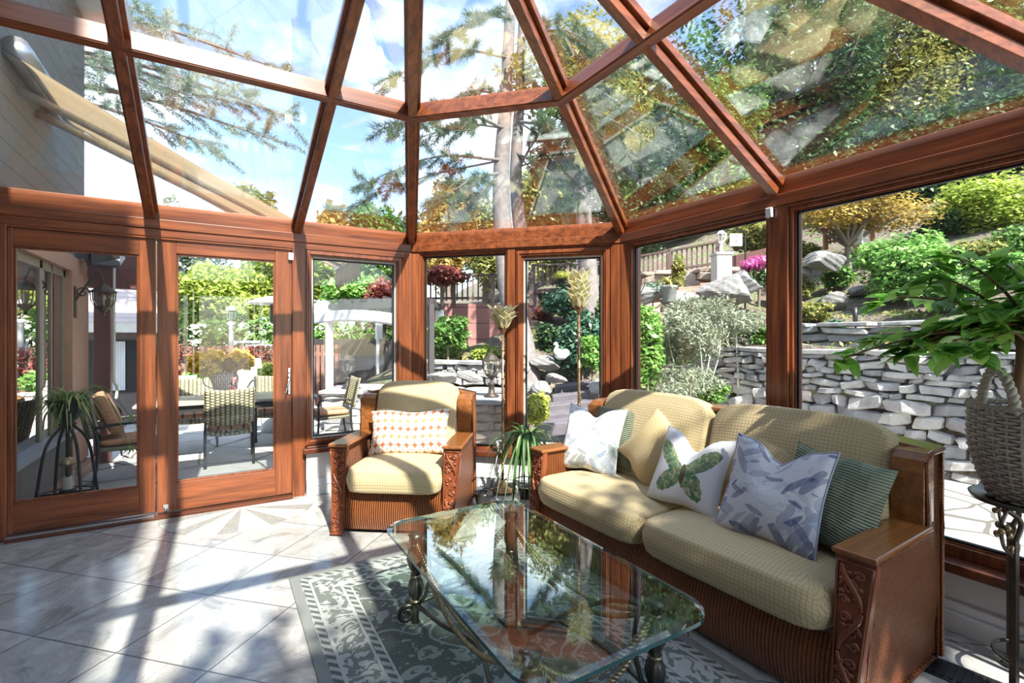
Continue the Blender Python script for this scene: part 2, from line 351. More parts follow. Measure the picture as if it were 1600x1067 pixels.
def rug_mat():
    t = NT('rug_pile'); hx, hy = M['rug_hx'], M['rug_hy']; cv = t.co(); o = t.xyz(cv)
    ex = t.mth('SUBTRACT', hx, t.mth('ABSOLUTE', o[0])); ey = t.mth('SUBTRACT', hy, t.mth('ABSOLUTE', o[1])); e = t.mth('MINIMUM', ex, ey)
    along = t.mth('ADD', o[0], o[1]); DK, MD, LT = (.10, .112, .10), (.15, .165, .15), (.29, .30, .285)
    n1 = t.noise(cv, 3.4, 1.2, .5, 1.0); vine = t.mth('LESS_THAN', t.mth('ABSOLUTE', t.mth('SUBTRACT', n1, .5)), .022)
    wv = t.n('ShaderNodeTexNoise'); wv.inputs['Scale'].default_value = 9; t.l(cv, wv.inputs['Vector'])
    ad = t.n('ShaderNodeVectorMath'); ad.operation = 'MULTIPLY_ADD'; ad.inputs[1].default_value = (.09, .09, 0); t.l(wv.outputs['Color'], ad.inputs[0]); t.l(cv, ad.inputs[2])
    v1 = t.vor(ad.outputs[0], 5.2); fw = t.mth('LESS_THAN', v1.outputs['Distance'], .30); inn = t.mth('LESS_THAN', v1.outputs['Distance'], .13)
    n2 = t.noise(cv, 17, 2, .5, 1.5); lf = t.mth('GREATER_THAN', n2, .60)
    pat = t.mth('MAXIMUM', vine, t.mth('MAXIMUM', t.mth('MULTIPLY', fw, t.mth('GREATER_THAN', n2, .43)), lf)); pat = t.mth('MULTIPLY', pat, t.mth('SUBTRACT', 1, t.mth('MULTIPLY', inn, .8)))
    field = t.mix(pat, DK, LT)
    n3 = t.noise(cv, 13, 2, .5, 2.0); bord = t.mix(t.mth('GREATER_THAN', n3, .5), MD, (.40, .40, .375))
    rope = t.mth('GREATER_THAN', t.mth('FRACT', t.mth('MULTIPLY', along, 17)), .5); ropec = t.mix(rope, DK, (.36, .36, .34))
    def band(a, b): return t.mth('MULTIPLY', t.mth('GREATER_THAN', e, a), t.mth('LESS_THAN', e, b))
    c = t.mix(t.mth('LESS_THAN', e, .29), field, bord)
    for a, b, q in ((.255, .285, ropec), (.24, .252, (.42, .42, .40)), (.287, .296, (.42, .42, .40)), (.055, .09, ropec), (.093, .105, (.42, .42, .40)), (-1, .05, (.22, .225, .215))):
        c = t.mix(band(a, b), c, q)
    nn = t.noise(cv, 260, 2); t.col(t.mix(.3, c, t.ramp(nn, (.3, (.45, .45, .45)), (.7, (1, 1, 1))), 'MULTIPLY')); t.set(Roughness=.95)
    t.bump(t.mth('ADD', nn, t.mth('MULTIPLY', pat, .5)), .4, .004); return t.m
M['rug'] = rug_mat()
# ================================================================== the conservatory
XW, YN, YS, XR, YM = -1.35, 4.681, -1.017, 3.088, 1.832
ZL = 2.3436                                              # ledge of the eaves beam
PLAN = [V(XW, YN), V(1.646, YN), V(XR, 3.240), V(XR, .424), V(1.646, YS), V(XW, YS)]
OUTN = [V(0, 1), V(.70711, .70711), V(1, 0), V(.70711, -.70711), V(0, -1)]
def offs(o):
    pts = [PLAN[0] + OUTN[0] * o]
    for i in range(1, 5):
        a, b = OUTN[i - 1], OUTN[i]; k = 1 / (1 + a.dot(b)); pts.append(PLAN[i] + (a + b) * (o * k))
    pts.append(PLAN[5] + OUTN[4] * o); return pts
def ring(mb, i, o0, o1, z0, z1):                          # mitred length of beam along facet i
    A, B = offs(o0), offs(o1); q = [A[i], A[i + 1], B[i + 1], B[i]]
    return mb.prism([(p.x, p.y, z0) for p in q], (0, 0, z1 - z0))
class Facet:
    def __init__(s, i):
        s.p = PLAN[i]; s.d = (PLAN[i + 1] - PLAN[i]).normalized(); s.o = OUTN[i]; s.L = (PLAN[i + 1] - PLAN[i]).length
    def pt(s, a, o, z): q = s.p + s.d * a + s.o * o; return V(q.x, q.y, z)
    def box(s, mb, a0, a1, o0, o1, z0, z1, mi=0):
        vs = [s.pt(a, o, z) for z in (z0, z1) for o in (o0, o1) for a in (a0, a1)]
        return mb.add(vs, [(0, 2, 3, 1), (4, 5, 7, 6), (0, 1, 5, 4), (2, 6, 7, 3), (0, 4, 6, 2), (1, 3, 7, 5)], mi)
FC = [Facet(i) for i in range(5)]
GR = [M['cedar_x'], M['cedar_x'], M['cedar_y'], M['cedar_x'], M['cedar_x']]

mb = MB(); A = offs(.16)
mb.prism([(p.x, p.y, -.12) for p in A], (0, 0, .12))
struct(mb.build('floor', M['tile']), 'pale marble tile floor laid on the diagonal with dark joints', 'floor')

# eaves beams: lower fascia, ledge, upper plate
SIDE = ['left', 'bay', 'right', 'rear_bay', 'rear']
LBL = ['over the glass doors', 'over the angled corner windows', 'over the wide garden windows', 'over the rear angled windows', 'over the rear windows']
for i in range(5):
    mb = MB(); ring(mb, i, 0, .16, ZL - .075, ZL); ring(mb, i, .012, .16, ZL - (.135 if i == 0 else .092), ZL - .075); ring(mb, i, .045, .16, ZL, ZL + .125)
    struct(mb.build('trim_%d' % (i + 1), GR[i], bev=.004), 'red cedar eaves beam running ' + LBL[i], 'beam')

# knee walls, baseboards, sills (not under the doors)
def xn(px, y=YN): k = (px - CX) / FPX; return (_c * 0 + 0) if False else (lambda Y: _c * k * Y + _s * Y)(y / (_c - _s * k))
KW = [(0, 2.02, FC[0].L), (1, 0, FC[1].L), (2, 0, FC[2].L), (3, 0, FC[3].L), (4, 0, FC[4].L)]
for i, a0, a1 in KW:
    f = FC[i]; mb = MB()
    if i == 0: f.box(mb, a0, a1, .0, .13, 0, .40)
    else: ring(mb, i, -.02, .13, 0, .30)
    struct(mb.build('wall_' + SIDE[i], M['wall_paint']), 'low white painted wall under the windows, ' + LBL[i].replace('over the', 'below the'), 'wall')
    mb = MB()
    if i == 0: f.box(mb, a0, a1, -.025, 0, 0, .095); f.box(mb, a0, a1, -.016, 0, .095, .14); f.box(mb, a0, a1, -.032, 0, .088, .098)
    else: ring(mb, i, -.06, -.02, 0, .095); ring(mb, i, -.045, -.02, .095, .14); ring(mb, i, -.066, -.02, .086, .097)
    struct(mb.build('baseboard_' + SIDE[i], M['white_paint'], bev=.003), 'white moulded baseboard along the low wall ' + LBL[i].replace('over the', 'below the'), 'baseboard')
    mb = MB()
    if i == 0: f.box(mb, a0 - .03, a1, -.05, .12, .38, .425); f.box(mb, a0, a1, -.02, .12, .425, .44)
    else: ring(mb, i, -.075, .12, .285, .335)
    struct(mb.build('trim_%d' % (6 + i), M['sill_wood'], bev=.008), 'dark red wooden window sill ' + LBL[i].replace('over the', 'below the'), 'sill')

# posts
def post(n, i, a0, a1, o0, o1, z0, z1, label):
    mb = MB(); FC[i].box(mb, a0, a1, o0, o1, z0, z1)
    return struct(mb.build('trim_%d' % n, M['cedar_z'], bev=.004), label, 'post')
post(11, 0, 0, .085, .02, .15, 0, ZL - .13, 'red cedar post at the house end of the door wall')
post(12, 0, .555 - XW, .66 - XW, .012, .15, 0, ZL - .13, 'red cedar post between the hinged glass door and the window')
def corner(n, k, label, z0=.33):
    # five-sided post standing in the corner
    ia, ib = k - 1, k; p = PLAN[k]; a = FC[ia]; b = FC[ib]
    q = [a.pt(a.L - .085, .02, z0), a.pt(a.L - .02, -.004, z0), V(p.x, p.y, z0) - V(a.o.x + b.o.x, a.o.y + b.o.y, 0) * .004, b.pt(.02, -.004, z0), b.pt(.085, .02, z0), b.pt(.085 + .02, .15, z0), V(offs(.15)[k].x, offs(.15)[k].y, z0), a.pt(a.L - .085 - .02, .15, z0)]
    mb = MB(); mb.prism(q, (0, 0, ZL - .092 - z0)); return struct(mb.build('trim_%d' % n, M['cedar_z'], bev=.003), label, 'post')
corner(13, 1, 'red cedar corner post behind the armchair, left of the angled windows')
corner(14, 2, 'red cedar corner post right of the angled windows, behind the far sofa end')
corner(15, 3, 'red cedar corner post at the rear end of the garden windows')
corner(16, 4, 'red cedar corner post at the rear wall')
ymid = YM; post(17, 2, 3.240 - 1.875, 3.240 - 1.745, .015, .15, .33, ZL - .092, 'red cedar post between the two wide garden windows')
post(18, 1, .985, 1.06, .012, .15, .33, ZL - .092, 'red cedar post between the two angled corner windows')

# windows: frame + bead + seal + pane
def window(n, i, a0, a1, z0, z1, fw, label, sash=False, o=.03, fb=None):
    f = FC[i]; t = thing('window_%d' % n); struct(t, label, 'window')
    mb = MB(); d0 = o
    def rect(x0, x1, y0, y1, w, oa, ob, mi=0):
        f.box(mb, x0, x0 + w, oa, ob, y0, y1, mi); f.box(mb, x1 - w, x1, oa, ob, y0, y1, mi)
        f.box(mb, x0 + w, x1 - w, oa, ob, y0, y0 + w, mi); f.box(mb, x0 + w, x1 - w, oa, ob, y1 - w, y1, mi)
    rect(a0, a1, z0, z1, fw, d0, .14)
    if fb: f.box(mb, a0 + fw, a1 - fw, d0, .14, z0 + fw, z0 + fb); z0 += fb - fw
    if sash: rect(a0 + .012, a1 - .012, z0 + .012, z1 - .012, fw * .62, d0 - .014, d0 + .01); rect(a0 + .03, a1 - .03, z0 + .03, z1 - .03, .014, d0 - .024, d0 - .01)
    fr = mb.build('frame', M['cedar_z'], t, bev=.0025)
    mb = MB(); rect(a0 + fw, a1 - fw, z0 + fw, z1 - fw, .013 if sash else .007, d0 + .02, d0 + .05); mb.build('bead', M['bead'] if sash else M['cedar_z'], t)
    mb = MB(); g = fw + (.013 if sash else .007); rect(a0 + g, a1 - g, z0 + g, z1 - g, .012, d0 + .035, d0 + .06); mb.build('seal', M['seal'], t)
    mb = MB(); f.box(mb, a0 + fw, a1 - fw, d0 + .05, d0 + .062, z0 + fw, z1 - fw); mb.build('pane', M['glass'], t)
    return t
window(1, 0, .66 - XW, FC[0].L - .085, .44, ZL - .13, .06, 'narrow cedar framed window left of the armchair', True)
window(2, 1, .085, .985, .335, ZL - .092, .02, 'fixed cedar window behind the armchair in the angled corner')
window(3, 1, 1.06, FC[1].L - .085, .335, ZL - .092, .08, 'opening cedar window with pale bead in the angled corner beside the sofa', True)
window(4, 2, .085, 1.365, .335, ZL - .092, .024, 'wide garden window behind the far half of the sofa', fb=.055)
window(5, 2, 1.495, FC[2].L - .085, .335, ZL - .092, .024, 'wide garden window behind the near end of the sofa', fb=.055)
window(6, 3, .085, FC[3].L - .085, .335, ZL - .092, .05, 'rear angled cedar window')
for k in range(3): window(7 + k, 4, .1 + k * .98, 1.05 + k * .98, .335, ZL - .092, .05, 'rear cedar window, %s from the house' % ('third', 'second', 'first')[k])

# the two glass doors of the left wall
def door(n, x0, x1, gx0, gx1, z0, z1, gz0, gz1, label):
    f = FC[0]; t = thing('door_%d' % n); struct(t, label, 'door'); B = lambda x: x - XW
    mb = MB()
    f.box(mb, B(x0), B(gx0), .038, .11, z0, z1); f.box(mb, B(gx1), B(x1), .038, .11, z0, z1); mb.build('stile', M['cedar_z'], t, bev=.003)
    mb = MB(); f.box(mb, B(gx0), B(gx1), .038, .11, z0, gz0); f.box(mb, B(gx0), B(gx1), .038, .11, gz1, z1); mb.build('rail', M['cedar_x'], t, bev=.003)
    mb = MB(); w = .016
    for q in ((gx0, gx0 + w, gz0, gz1), (gx1 - w, gx1, gz0, gz1), (gx0 + w, gx1 - w, gz0, gz0 + w), (gx0 + w, gx1 - w, gz1 - w, gz1)): f.box(mb, B(q[0]), B(q[1]), .05, .065, q[2], q[3])
    mb.build('bead', M['cedar_z'], t, bev=.002)
    mb = MB(); f.box(mb, B(gx0), B(gx1), .066, .078, gz0, gz1); mb.build('pane', M['glass'], t); return t
d1 = door(1, -1.265, -.428, -1.237, -.532, .045, 2.19, .255, 2.06, 'fixed glass door with cedar frame at the far left of the wall')
d2 = door(2, -.428 + .01, .555, -.295, .422, .035, 2.19, .254, 2.09, 'hinged glass door with cedar frame and chrome lever handle')
# frame head, mullion between the doors
mb = MB(); f = FC[0]; f.box(mb, .085, .555 - XW, .02, .15, 2.19, 2.215)
struct(mb.build('trim_19', M['cedar_x'], bev=.003), 'thin cedar head piece along the top of both glass doors', 'trim')
mb = MB(); f.box(mb, -1.265 - XW, .555 - XW, -.03, .15, 0, .022, 0); f.box(mb, -1.265 - XW, -.428 - XW, -.012, .02, .022, .04, 1)
struct(mb.build('trim_20', [M['sill_wood'], M['alu']], bev=.002), 'dark door sill with aluminium track along the floor below the doors', 'threshold')
# lever handle and floor bolt
hp = MB(); hx, hz = .533, 1.03
hp.obox((hx, 4.714, hz), .026, .012, .23); h = hp.build('handle_plate', M['chrome'], d2, bev=.005); h['label'] = 'chrome handle plate'
hb = MB(); hb.tube([(hx, 4.705, hz + .035), (hx, 4.672, hz + .035), (hx - .006, 4.66, hz + .03), (hx - .02, 4.655, hz - .03), (hx - .034, 4.658, hz - .1)], [.009, .009, .010, .010, .008], 10)
hb.build('handle', M['chrome'], h, smooth=True); kh = MB(); kh.lathe([(.006, -.008), (.010, -.006), (.010, .006), (.006, .008)], 14, (hx, 4.706, hz + .075)); kh.build('lock_barrel', M['chrome'], h)
mb = MB(); mb.obox((-.36, 4.70, .075), .035, .02, .05); mb.ball((-.36, 4.686, .065), .014); mb.build('floor_bolt', M['chrome'], d2, bev=.003)

# roof: hips and rafters, purlins, ridge, panes
APX = V(.66, YM, 3.592); FR = (2.948 - ZL) / (3.592 - ZL)
def c3(i): return V(PLAN[i].x, PLAN[i].y, ZL)
def lerp(a, b, t): return a + (b - a) * t
RW = V(XW, YM, 3.592)
def nrm(a, b, c): n = (b - a).cross(c - a).normalized(); return n if n.z > 0 else -n
NF = [nrm(c3(0), c3(1), APX), nrm(c3(1), c3(2), APX), nrm(c3(2), c3(3), APX), nrm(c3(3), c3(4), APX), nrm(c3(4), c3(5), APX)]
def rafter(name, p, q, up, m, label, wide=1.0):
    mb = MB(); mb.beam(p, q, .055 * wide, .052, up); mb.beam(p, q, .034 * wide, .016, up, .052); mb.beam(p, q, .098 * wide, .045, up, .066)
    return struct(mb.build(name, m, bev=.003), label, 'rafter')
TR = [20]
def tn(): TR[0] += 1; return 'trim_%d' % TR[0]
rafter(tn(), V(-.457, YN, ZL), V(-.457, YM, 3.592), NF[0], M['cedar_y'], 'cedar roof rafter rising from above the left door')
rafter(tn(), V(.6, YN, ZL), V(.66, YM, 3.592), NF[0], M['cedar_y'], 'cedar roof rafter rising from the post beside the hinged door')
rafter(tn(), V(XR, YM, ZL), APX, NF[2], M['cedar_x'], 'cedar roof rafter rising from the post between the garden windows')
rafter(tn(), V(-.457, YS, ZL), V(-.457, YM, 3.592), NF[4], M['cedar_y'], 'cedar rear roof rafter nearest the house')
rafter(tn(), V(.6, YS, ZL), V(.66, YM, 3.592), NF[4], M['cedar_y'], 'cedar rear roof rafter meeting the end of the ridge')
HL = ['cedar hip rafter rising straight up from the corner behind the armchair', 'cedar hip rafter rising left from the corner behind the sofa', 'cedar hip rafter crossing the upper right corner of the roof', 'cedar hip rafter of the rear corner']
for k in range(1, 5):
    up = (NF[k - 1] + NF[k]).normalized(); rafter(tn(), c3(k), APX, up, M['cedar_y'] if k in (1, 4) else M['cedar_x'], HL[k - 1], 1.1)
mb = MB(); mb.beam(V(XW, YM, 3.56), V(APX.x + .05, YM, 3.56), .10, .30)
struct(mb.build(tn(), M['cedar_x'], bev=.004), 'deep cedar ridge beam of the glass roof', 'beam')
# purlins and panes
PB = [None, lerp(c3(1), APX, FR), lerp(c3(2), APX, FR), lerp(c3(3), APX, FR), lerp(c3(4), APX, FR)]
PA = [lerp(V(XW, YN, ZL), RW, FR), lerp(V(XW, YS, ZL), RW, FR)]
purl = [(PA[0], PB[1], 0, 'left slope'), (PB[1], PB[2], 1, 'angled slope'), (PB[2], PB[3], 2, 'right slope'), (PB[3], PB[4], 3, 'rear angled slope'), (PB[4], PA[1], 4, 'rear slope')]
for a, b, i, l in purl:
    mb = MB(); mb.beam(a, b, .05, .125, NF[i] * .6 + V(0, 0, .4)); mb.beam(a + NF[i] * .004, b + NF[i] * .004, .064, .012, NF[i] * .6 + V(0, 0, .4), .002)
    struct(mb.build(tn(), GR[i], bev=.003), 'cedar purlin across the middle of the ' + l + ' of the glass roof', 'beam')
W0 = [9]
def pane(pts, i, label):
    W0[0] += 1; t = NF[i] * .100
    mb = MB(); mb.prism([p + t for p in pts], NF[i] * .012)
    return struct(mb.build('window_%d' % W0[0], M['roof_glass']), label, 'roof pane')
def drop(p, i): return p + V(OUTN[i].x, OUTN[i].y, 0) * .05 - V(0, 0, .05) * (abs(NF[i].xy.length / NF[i].z))
def slope(i, feet, tops, names):
    # feet on the eaves, tops on ridge: rows of panes between successive rafters
    for k in range(len(feet) - 1):
        a, b, c, d = feet[k], feet[k + 1], tops[k + 1], tops[k]; pa, pb_ = lerp(a, d, FR), lerp(b, c, FR)
        pane([drop(a, i), drop(b, i), pb_, pa], i, 'lower glass roof pane ' + names[k])
        up = [pa, pb_, c] + ([d] if (d - c).length > .01 else [])
        pane(up, i, 'upper glass roof pane ' + names[k])
slope(0, [V(XW, YN, ZL), V(-.457, YN, ZL), V(.6, YN, ZL), c3(1)], [RW, V(-.457, YM, 3.592), APX, APX], ['nearest the house, above the fixed door', 'above the hinged door', 'between the hinged door post and the corner'])
slope(1, [c3(1), c3(2)], [APX, APX], ['above the angled corner windows'])
slope(2, [c3(2), V(XR, YM, ZL), c3(3)], [APX] * 3, ['above the far half of the sofa', 'above the near end of the sofa'])
slope(3, [c3(3), c3(4)], [APX, APX], ['of the rear angled slope'])
slope(4, [c3(4), V(.6, YS, ZL), V(-.457, YS, ZL), V(XW, YS, ZL)], [APX, APX, V(-.457, YM, 3.592), RW], ['of the rear slope by the corner', 'in the middle of the rear slope', 'of the rear slope by the house'])

# sensors on the posts
def sensor(loc, rz, label):
    mb = MB(); mb.obox((0, 0, 0), .042, .03, .065); o = mb.build('motion_sensor', M['plastic'], bev=.006); o.location = loc; o.rotation_euler = (R(6), 0, rz)
    tag(o, label, 'sensor', 'white alarm sensors'); return o
sensor((.545, 4.700, 2.135), 0, 'small white alarm contact at the top of the hinged door')
sensor((3.085, 1.855, 2.235), R(-90), 'white alarm sensor at the top of the post between the garden windows')

# house: wall of the room, the part behind that keeps the sun off the left side, the wing outside
def siding(name, c, step=.16, axis='z'):
    t = NT(name); o = t.xyz(t.co()); a = o[2] if axis == 'z' else o[1]
    fz = t.mth('FRACT', t.mth('DIVIDE', a, step)); g = t.mth('LESS_THAN', fz, .07)
    n = t.noise(t.co(scale=(1, 1, 8)), 4, 4); base = t.mix(n, [q * .85 for q in c], [q * 1.12 for q in c])
    t.col(t.mix(g, base, [q * .45 for q in c])); t.set(Roughness=.65); t.bump(fz, .5, .012); return t.m
M['siding_grey'] = siding('grey_siding', (.21, .20, .19), .17); M['siding_v'] = siding('vertical_boards', (.17, .155, .16), .085, 'y')
M['fascia'] = flat('brown_fascia', (.13, .055, .05), .5); M['salmon'] = flat('salmon_timber', (.42, .24, .17), .55); M['soffit'] = flat('pale_soffit', (.62, .60, .55), .5)
mb = MB(); mb.box(-1.52, XW, YS - .2, YN + .16, 0, 4.6)
struct(mb.build('wall_house', M['siding_grey']), 'grey sided house wall closing the conservatory on the left', 'wall')
mb = MB(); mb.box(-7, -.86, -7, -1.35, -.12, 8.8)
struct(mb.build('wall_house_rear', M['siding_grey']), 'house block behind the conservatory', 'wall')
# ================================================================== furniture
def grid(fn, nu, nv, closed_u=False):
    vs, fs, uv = [], [], []
    for j in range(nv + 1):
        for i in range(nu + (0 if closed_u else 1)):
            p, t = fn(i / nu, j / nv); vs.append(p); uv.append(t)
    w = nu if closed_u else nu + 1
    for j in range(nv):
        for i in range(nu):
            a = j * w + i; b = j * w + (i + 1) % w; fs.append((a, b, b + w, a + w))
    return vs, fs, uv

def soft_box(W, D, H, e=.28, crown=.03, n=26, drop=None):
    """stuffed box cushion: rounded-rectangle rings swept from bottom centre to top centre, welted at mid height"""
    mb = MB(); mb.uv = []
    NS = 64; prof = []
    for k in range(15):                                    # (scale, height) of each ring
        t = k / 14; a = -math.pi / 2 + math.pi * t
        prof.append((1 - (1 - abs(math.cos(a)) ** .5) * .10, math.sin(a) * H / 2 * (1 if abs(math.sin(a)) < .999 else 1)))
    rows = [(q, -H / 2 - crown * (1 - q)) for q in (0.02, .3, .6, .78)] + prof + [(q, H / 2 + crown * (1 - q ** 2)) for q in (.78, .6, .3, .02)]
    def sq(a):
        c, s = math.cos(a), math.sin(a); p = 8
        r = (abs(c) ** p + abs(s) ** p) ** (-1 / p); return r * c, r * s
    for s_, z in rows:
        for k in range(NS):
            x, y = sq(2 * math.pi * k / NS); x *= W / 2 * s_; y *= D / 2 * s_
            zz = z
            if s_ > .9 and abs(z) < H * .12: x *= 1.012; y *= 1.012           # welt
            p = (x, y, zz); mb.v.append(drop(p) if drop else p); mb.uv.append((x + (z if abs(x) > abs(y) * W / D and s_ > .85 else 0), y + (z if abs(y) * W / D >= abs(x) and s_ > .85 else 0)))
    nr = len(rows)
    for j in range(nr - 1):
        for k in range(NS): mb.f.append((j * NS + k, j * NS + (k + 1) % NS, (j + 1) * NS + (k + 1) % NS, (j + 1) * NS + k)); mb.mi.append(0)
    mb.f.append(tuple(range(NS - 1, -1, -1))); mb.f.append(tuple((nr - 1) * NS + k for k in range(NS))); mb.mi += [0, 0]
    return mb

def pillow_mb(W, H, T, chop=0, wob=.012, seed=0, n=26):
    """throw pillow standing in the local XZ plane, front towards -Y; base at z=0"""
    rg = random.Random(seed); ph = [rg.uniform(0, 6) for _ in range(6)]
    mb = MB(); mb.uv = []
    for side in (-1, 1):
        o = len(mb.v)
        for j in range(n + 1):
            for i in range(n + 1):
                u, v = -1 + 2 * i / n, -1 + 2 * j / n
                cx_ = 1 - .10 * (1 - v * v); cz_ = 1 - .10 * (1 - u * u)
                x = u * W / 2 * (1 - .09 * (1 - (v * v)) * abs(u) ** 1.5 * 0 - .085 * (1 - abs(v) ** 1.6)); z = v * H / 2 * (1 - .085 * (1 - abs(u) ** 1.6))
                th = T / 2 * ((1 - u * u) * (1 - v * v)) ** .42
                th *= 1 + .10 * math.sin(3 * u + ph[0]) * math.sin(2.4 * v + ph[1])
                if chop:
                    g = math.exp(-(u / .34) ** 2); s_ = (v + 1) / 2
                    z -= chop * g * s_ ** 1.7; th *= 1 - .45 * g * max(0, v) ** .8
                x += wob * math.sin(5 * v + ph[2]) * (1 - abs(u)) * .5; z += wob * math.sin(5 * u + ph[3]) * .5
                y = side * th + wob * math.sin(4 * u + ph[4]) * (1 - th / T)
                mb.v.append((x, y, z + H / 2)); mb.uv.append((u * W / 2 + W / 2, v * H / 2 + H / 2))
        for j in range(n):
            for i in range(n):
                a = o + j * (n + 1) + i; q = (a, a + 1, a + n + 2, a + n + 1); mb.f.append(q if side < 0 else q[::-1]); mb.mi.append(0)
    return mb
def pillow(name, m, W, H, T, base, yaw, tilt, roll, label, group=None, chop=0, seed=0, piping=None):
    """base: where the middle of its lower edge rests; yaw: turn about z; tilt: leaning back; roll: in its own plane"""
    mb = pillow_mb(W, H, T, chop, seed=seed)
    o = mb.build(name, m, smooth=True); tag(o, label, 'pillow', group)
    Mx = Matrix.Rotation(yaw, 4, 'Z') @ Matrix.Rotation(-tilt, 4, 'X')
    if roll: Mx = Mx @ Matrix.Translation((0, 0, H / 2)) @ Matrix.Rotation(roll, 4, 'Y') @ Matrix.Translation((0, 0, -H / 2))
    o.matrix_world = Matrix.Translation(base) @ Mx
    if piping:
        pb = MB(); n = 26; ring = [i for i in range(n + 1)] + [(n + 1) * (j) + n for j in range(1, n + 1)] + [(n + 1) * n + i for i in range(n - 1, -1, -1)] + [(n + 1) * j for j in range(n - 1, 0, -1)]
        pb.tube([mb.v[i] for i in ring], .005, 6, closed=True); pb.build('piping', piping, o, smooth=True)
    return o

def spiral(c, r0, r1, turns, a0, nrm_='xz', n=18, dirn=1):
    pts = []
    for k in range(n + 1):
        t = k / n; a = a0 + dirn * turns * 2 * math.pi * t; r = r0 + (r1 - r0) * t
        pts.append(V(c[0] + r * math.cos(a), c[1], c[2] + r * math.sin(a)))
    return pts

def make_seat(name, W, ncush, label, cat):
    D, AW, H = .88, .135, .64; t = thing(name, label=label, cat=cat); hw = W / 2
    prof = [(.015, -.035), (.08, -.015), (.17, .0), (.30, .018), (.45, .038), (.625, .055)]   # height, front face
    def xo(z): return hw - .052 * (1 - min(1, z / .60)) ** .8 + (.008 if z < .05 else 0)
    def xi(z): return hw - AW + .006 * math.exp(-((z - .16) / .2) ** 2)
    for sd in (-1, 1):
        # carved front board
        mb = MB(); rows = [(z, y) for z, y in prof]; vs = []
        for z, y in rows: vs += [(sd * xi(z), y, z), (sd * xo(z), y, z), (sd * xo(z), y + .04, z), (sd * xi(z), y + .04, z)]
        fs = []
        for j in range(len(rows) - 1):
            for k in range(4): fs.append((4 * j + k, 4 * j + (k + 1) % 4, 4 * j + 4 + (k + 1) % 4, 4 * j + 4 + k))
        fs += [(3, 2, 1, 0), tuple(4 * (len(rows) - 1) + k for k in range(4))]
        mb.add(vs, fs); cp = mb.build('carved_panel', M['carved'], t, bev=.004)
        # carving: raised border, S scrolls, leaves
        cb = MB()
        def P(u, z):                                       # u -1..1 across the board
            y = np.interp(z, [p[0] for p in prof], [p[1] for p in prof]); return V(sd * (xi(z) + (xo(z) - xi(z)) * (u + 1) / 2), y - .003, z)
        for u in (-.86, .86): cb.tube([P(u, z) for z in np.linspace(.05, .6, 14)], .004, 6)
        cb.tube([P(u, .6) for u in np.linspace(-.86, .86, 5)], .004, 6)
        for q, zc in enumerate((.515, .36, .205, .085)):
            dr = 1 if q % 2 else -1; n = 26
            if q < 3:
                pts = [P(dr * .62 * math.cos(math.pi * k / n) * (1 - .1 * k / n), zc + .075 - .15 * k / n) for k in range(n + 1)]
                cb.tube(pts, [.006 + .0065 * math.sin(math.pi * k / n) for k in range(n + 1)], 7)
            for (uc, zz, r) in ((dr * .15, zc, .030), (-dr * .3, zc + .045, .018), (dr * .4, zc - .05, .016)):
                pts = []
                for k in range(15):
                    a = 2.2 * math.pi * 1.35 * k / 14; rr = r * (1 - .8 * k / 14); w_ = (xo(zz) - xi(zz)) / 2
                    pts.append(P(uc + dr * rr * math.cos(a) / w_, min(.59, max(.04, zz + rr * math.sin(a)))))
                cb.tube(pts, [.0075 - .003 * k / 14 for k in range(15)], 6)
            for k in range(7):
                a = k * .9 + q; c = P(dr * .1 + .5 * math.cos(a), min(.58, max(.045, zc + .05 * math.sin(a)))); cb.ball(c, (.013, .008, .009), 8, 5)
        cb.build('carving', M['carved'], cp, smooth=True)
        # wicker side, flaring towards the floor, with the back upright
        mb = MB(); side = [(.03, .015), (.055, .62), (.60, .625), (.60, .90), (.70, .935), (.80, .935), (.812, .60), (.812, .30), (.825, .015)]
        lv = []
        for inner in (0, 1):
            for y, z in side: lv.append((sd * ((hw - AW + .02) if inner else (hw - .012 - .045 * max(0, 1 - z / .62) - (.02 if z > .7 else 0))), y + (.04 if y < .1 else 0), z))
        n = len(side); fs = [tuple(range(n)), tuple(range(2 * n - 1, n - 1, -1))] + [(i, n + i, n + (i + 1) % n, (i + 1) % n) for i in range(n)]
        mb.add(lv, fs); mb.build('wicker_side', M['wicker_y'], t, bev=.006)
        mb = MB()                                          # braided edge
        mb.tube([(sd * (hw - .006), y, z - .004) for y, z in ((.07, .622), (.3, .624), (.6, .626))], .009, 6); mb.build('braided_edge', M['wicker_y'], t, smooth=True)
        mb = MB(); mb.tube([(sd * (hw - .014), .6, .63), (sd * (hw - .02), .60, .9), (sd * (hw - .02), .70, .938), (sd * (hw - .02), .80, .94)], .007, 6); mb.build('braided_edge', M['wicker_y'], t, smooth=True)
        mb = MB(); mb.tube([(sd * (hw - .05), .04, .02), (sd * (hw - .05), .825, .02)], .010, 6); mb.build('braided_edge', M['wicker_y'], t, smooth=True)
        mb = MB(); x0, x1 = sorted((sd * (hw - AW - .008), sd * (hw + .004))); mb.box(x0, x1, .035, .61, .622, .645); mb.build('arm_board', M['arm_wood'], t, bev=.008)
        mb = MB(); x0, x1 = sorted((sd * (hw - AW - .004), sd * (hw - .022)))                  # rounded wooden face of the upright
        pr = [(.585, .64), (.585, .86), (.60, .91), (.635, .938), (.70, .945), (.70, .64)]
        mb.prism([(x0, y, z) for y, z in pr], (x1 - x0, 0, 0)); mb.build('back_post', M['arm_wood'], t, bev=.004)
    inn = hw - AW
    mb = MB(); nr = 10                                      # bulging wicker apron
    vs, fs, uv = grid(lambda a, b: ((-inn - .02 + 2 * (inn + .02) * a, .075 - .05 * math.sin(math.pi * b) ** .8 - .03 * (1 - b) ** 2, .03 + .29 * b), (a, b)), 30, nr)
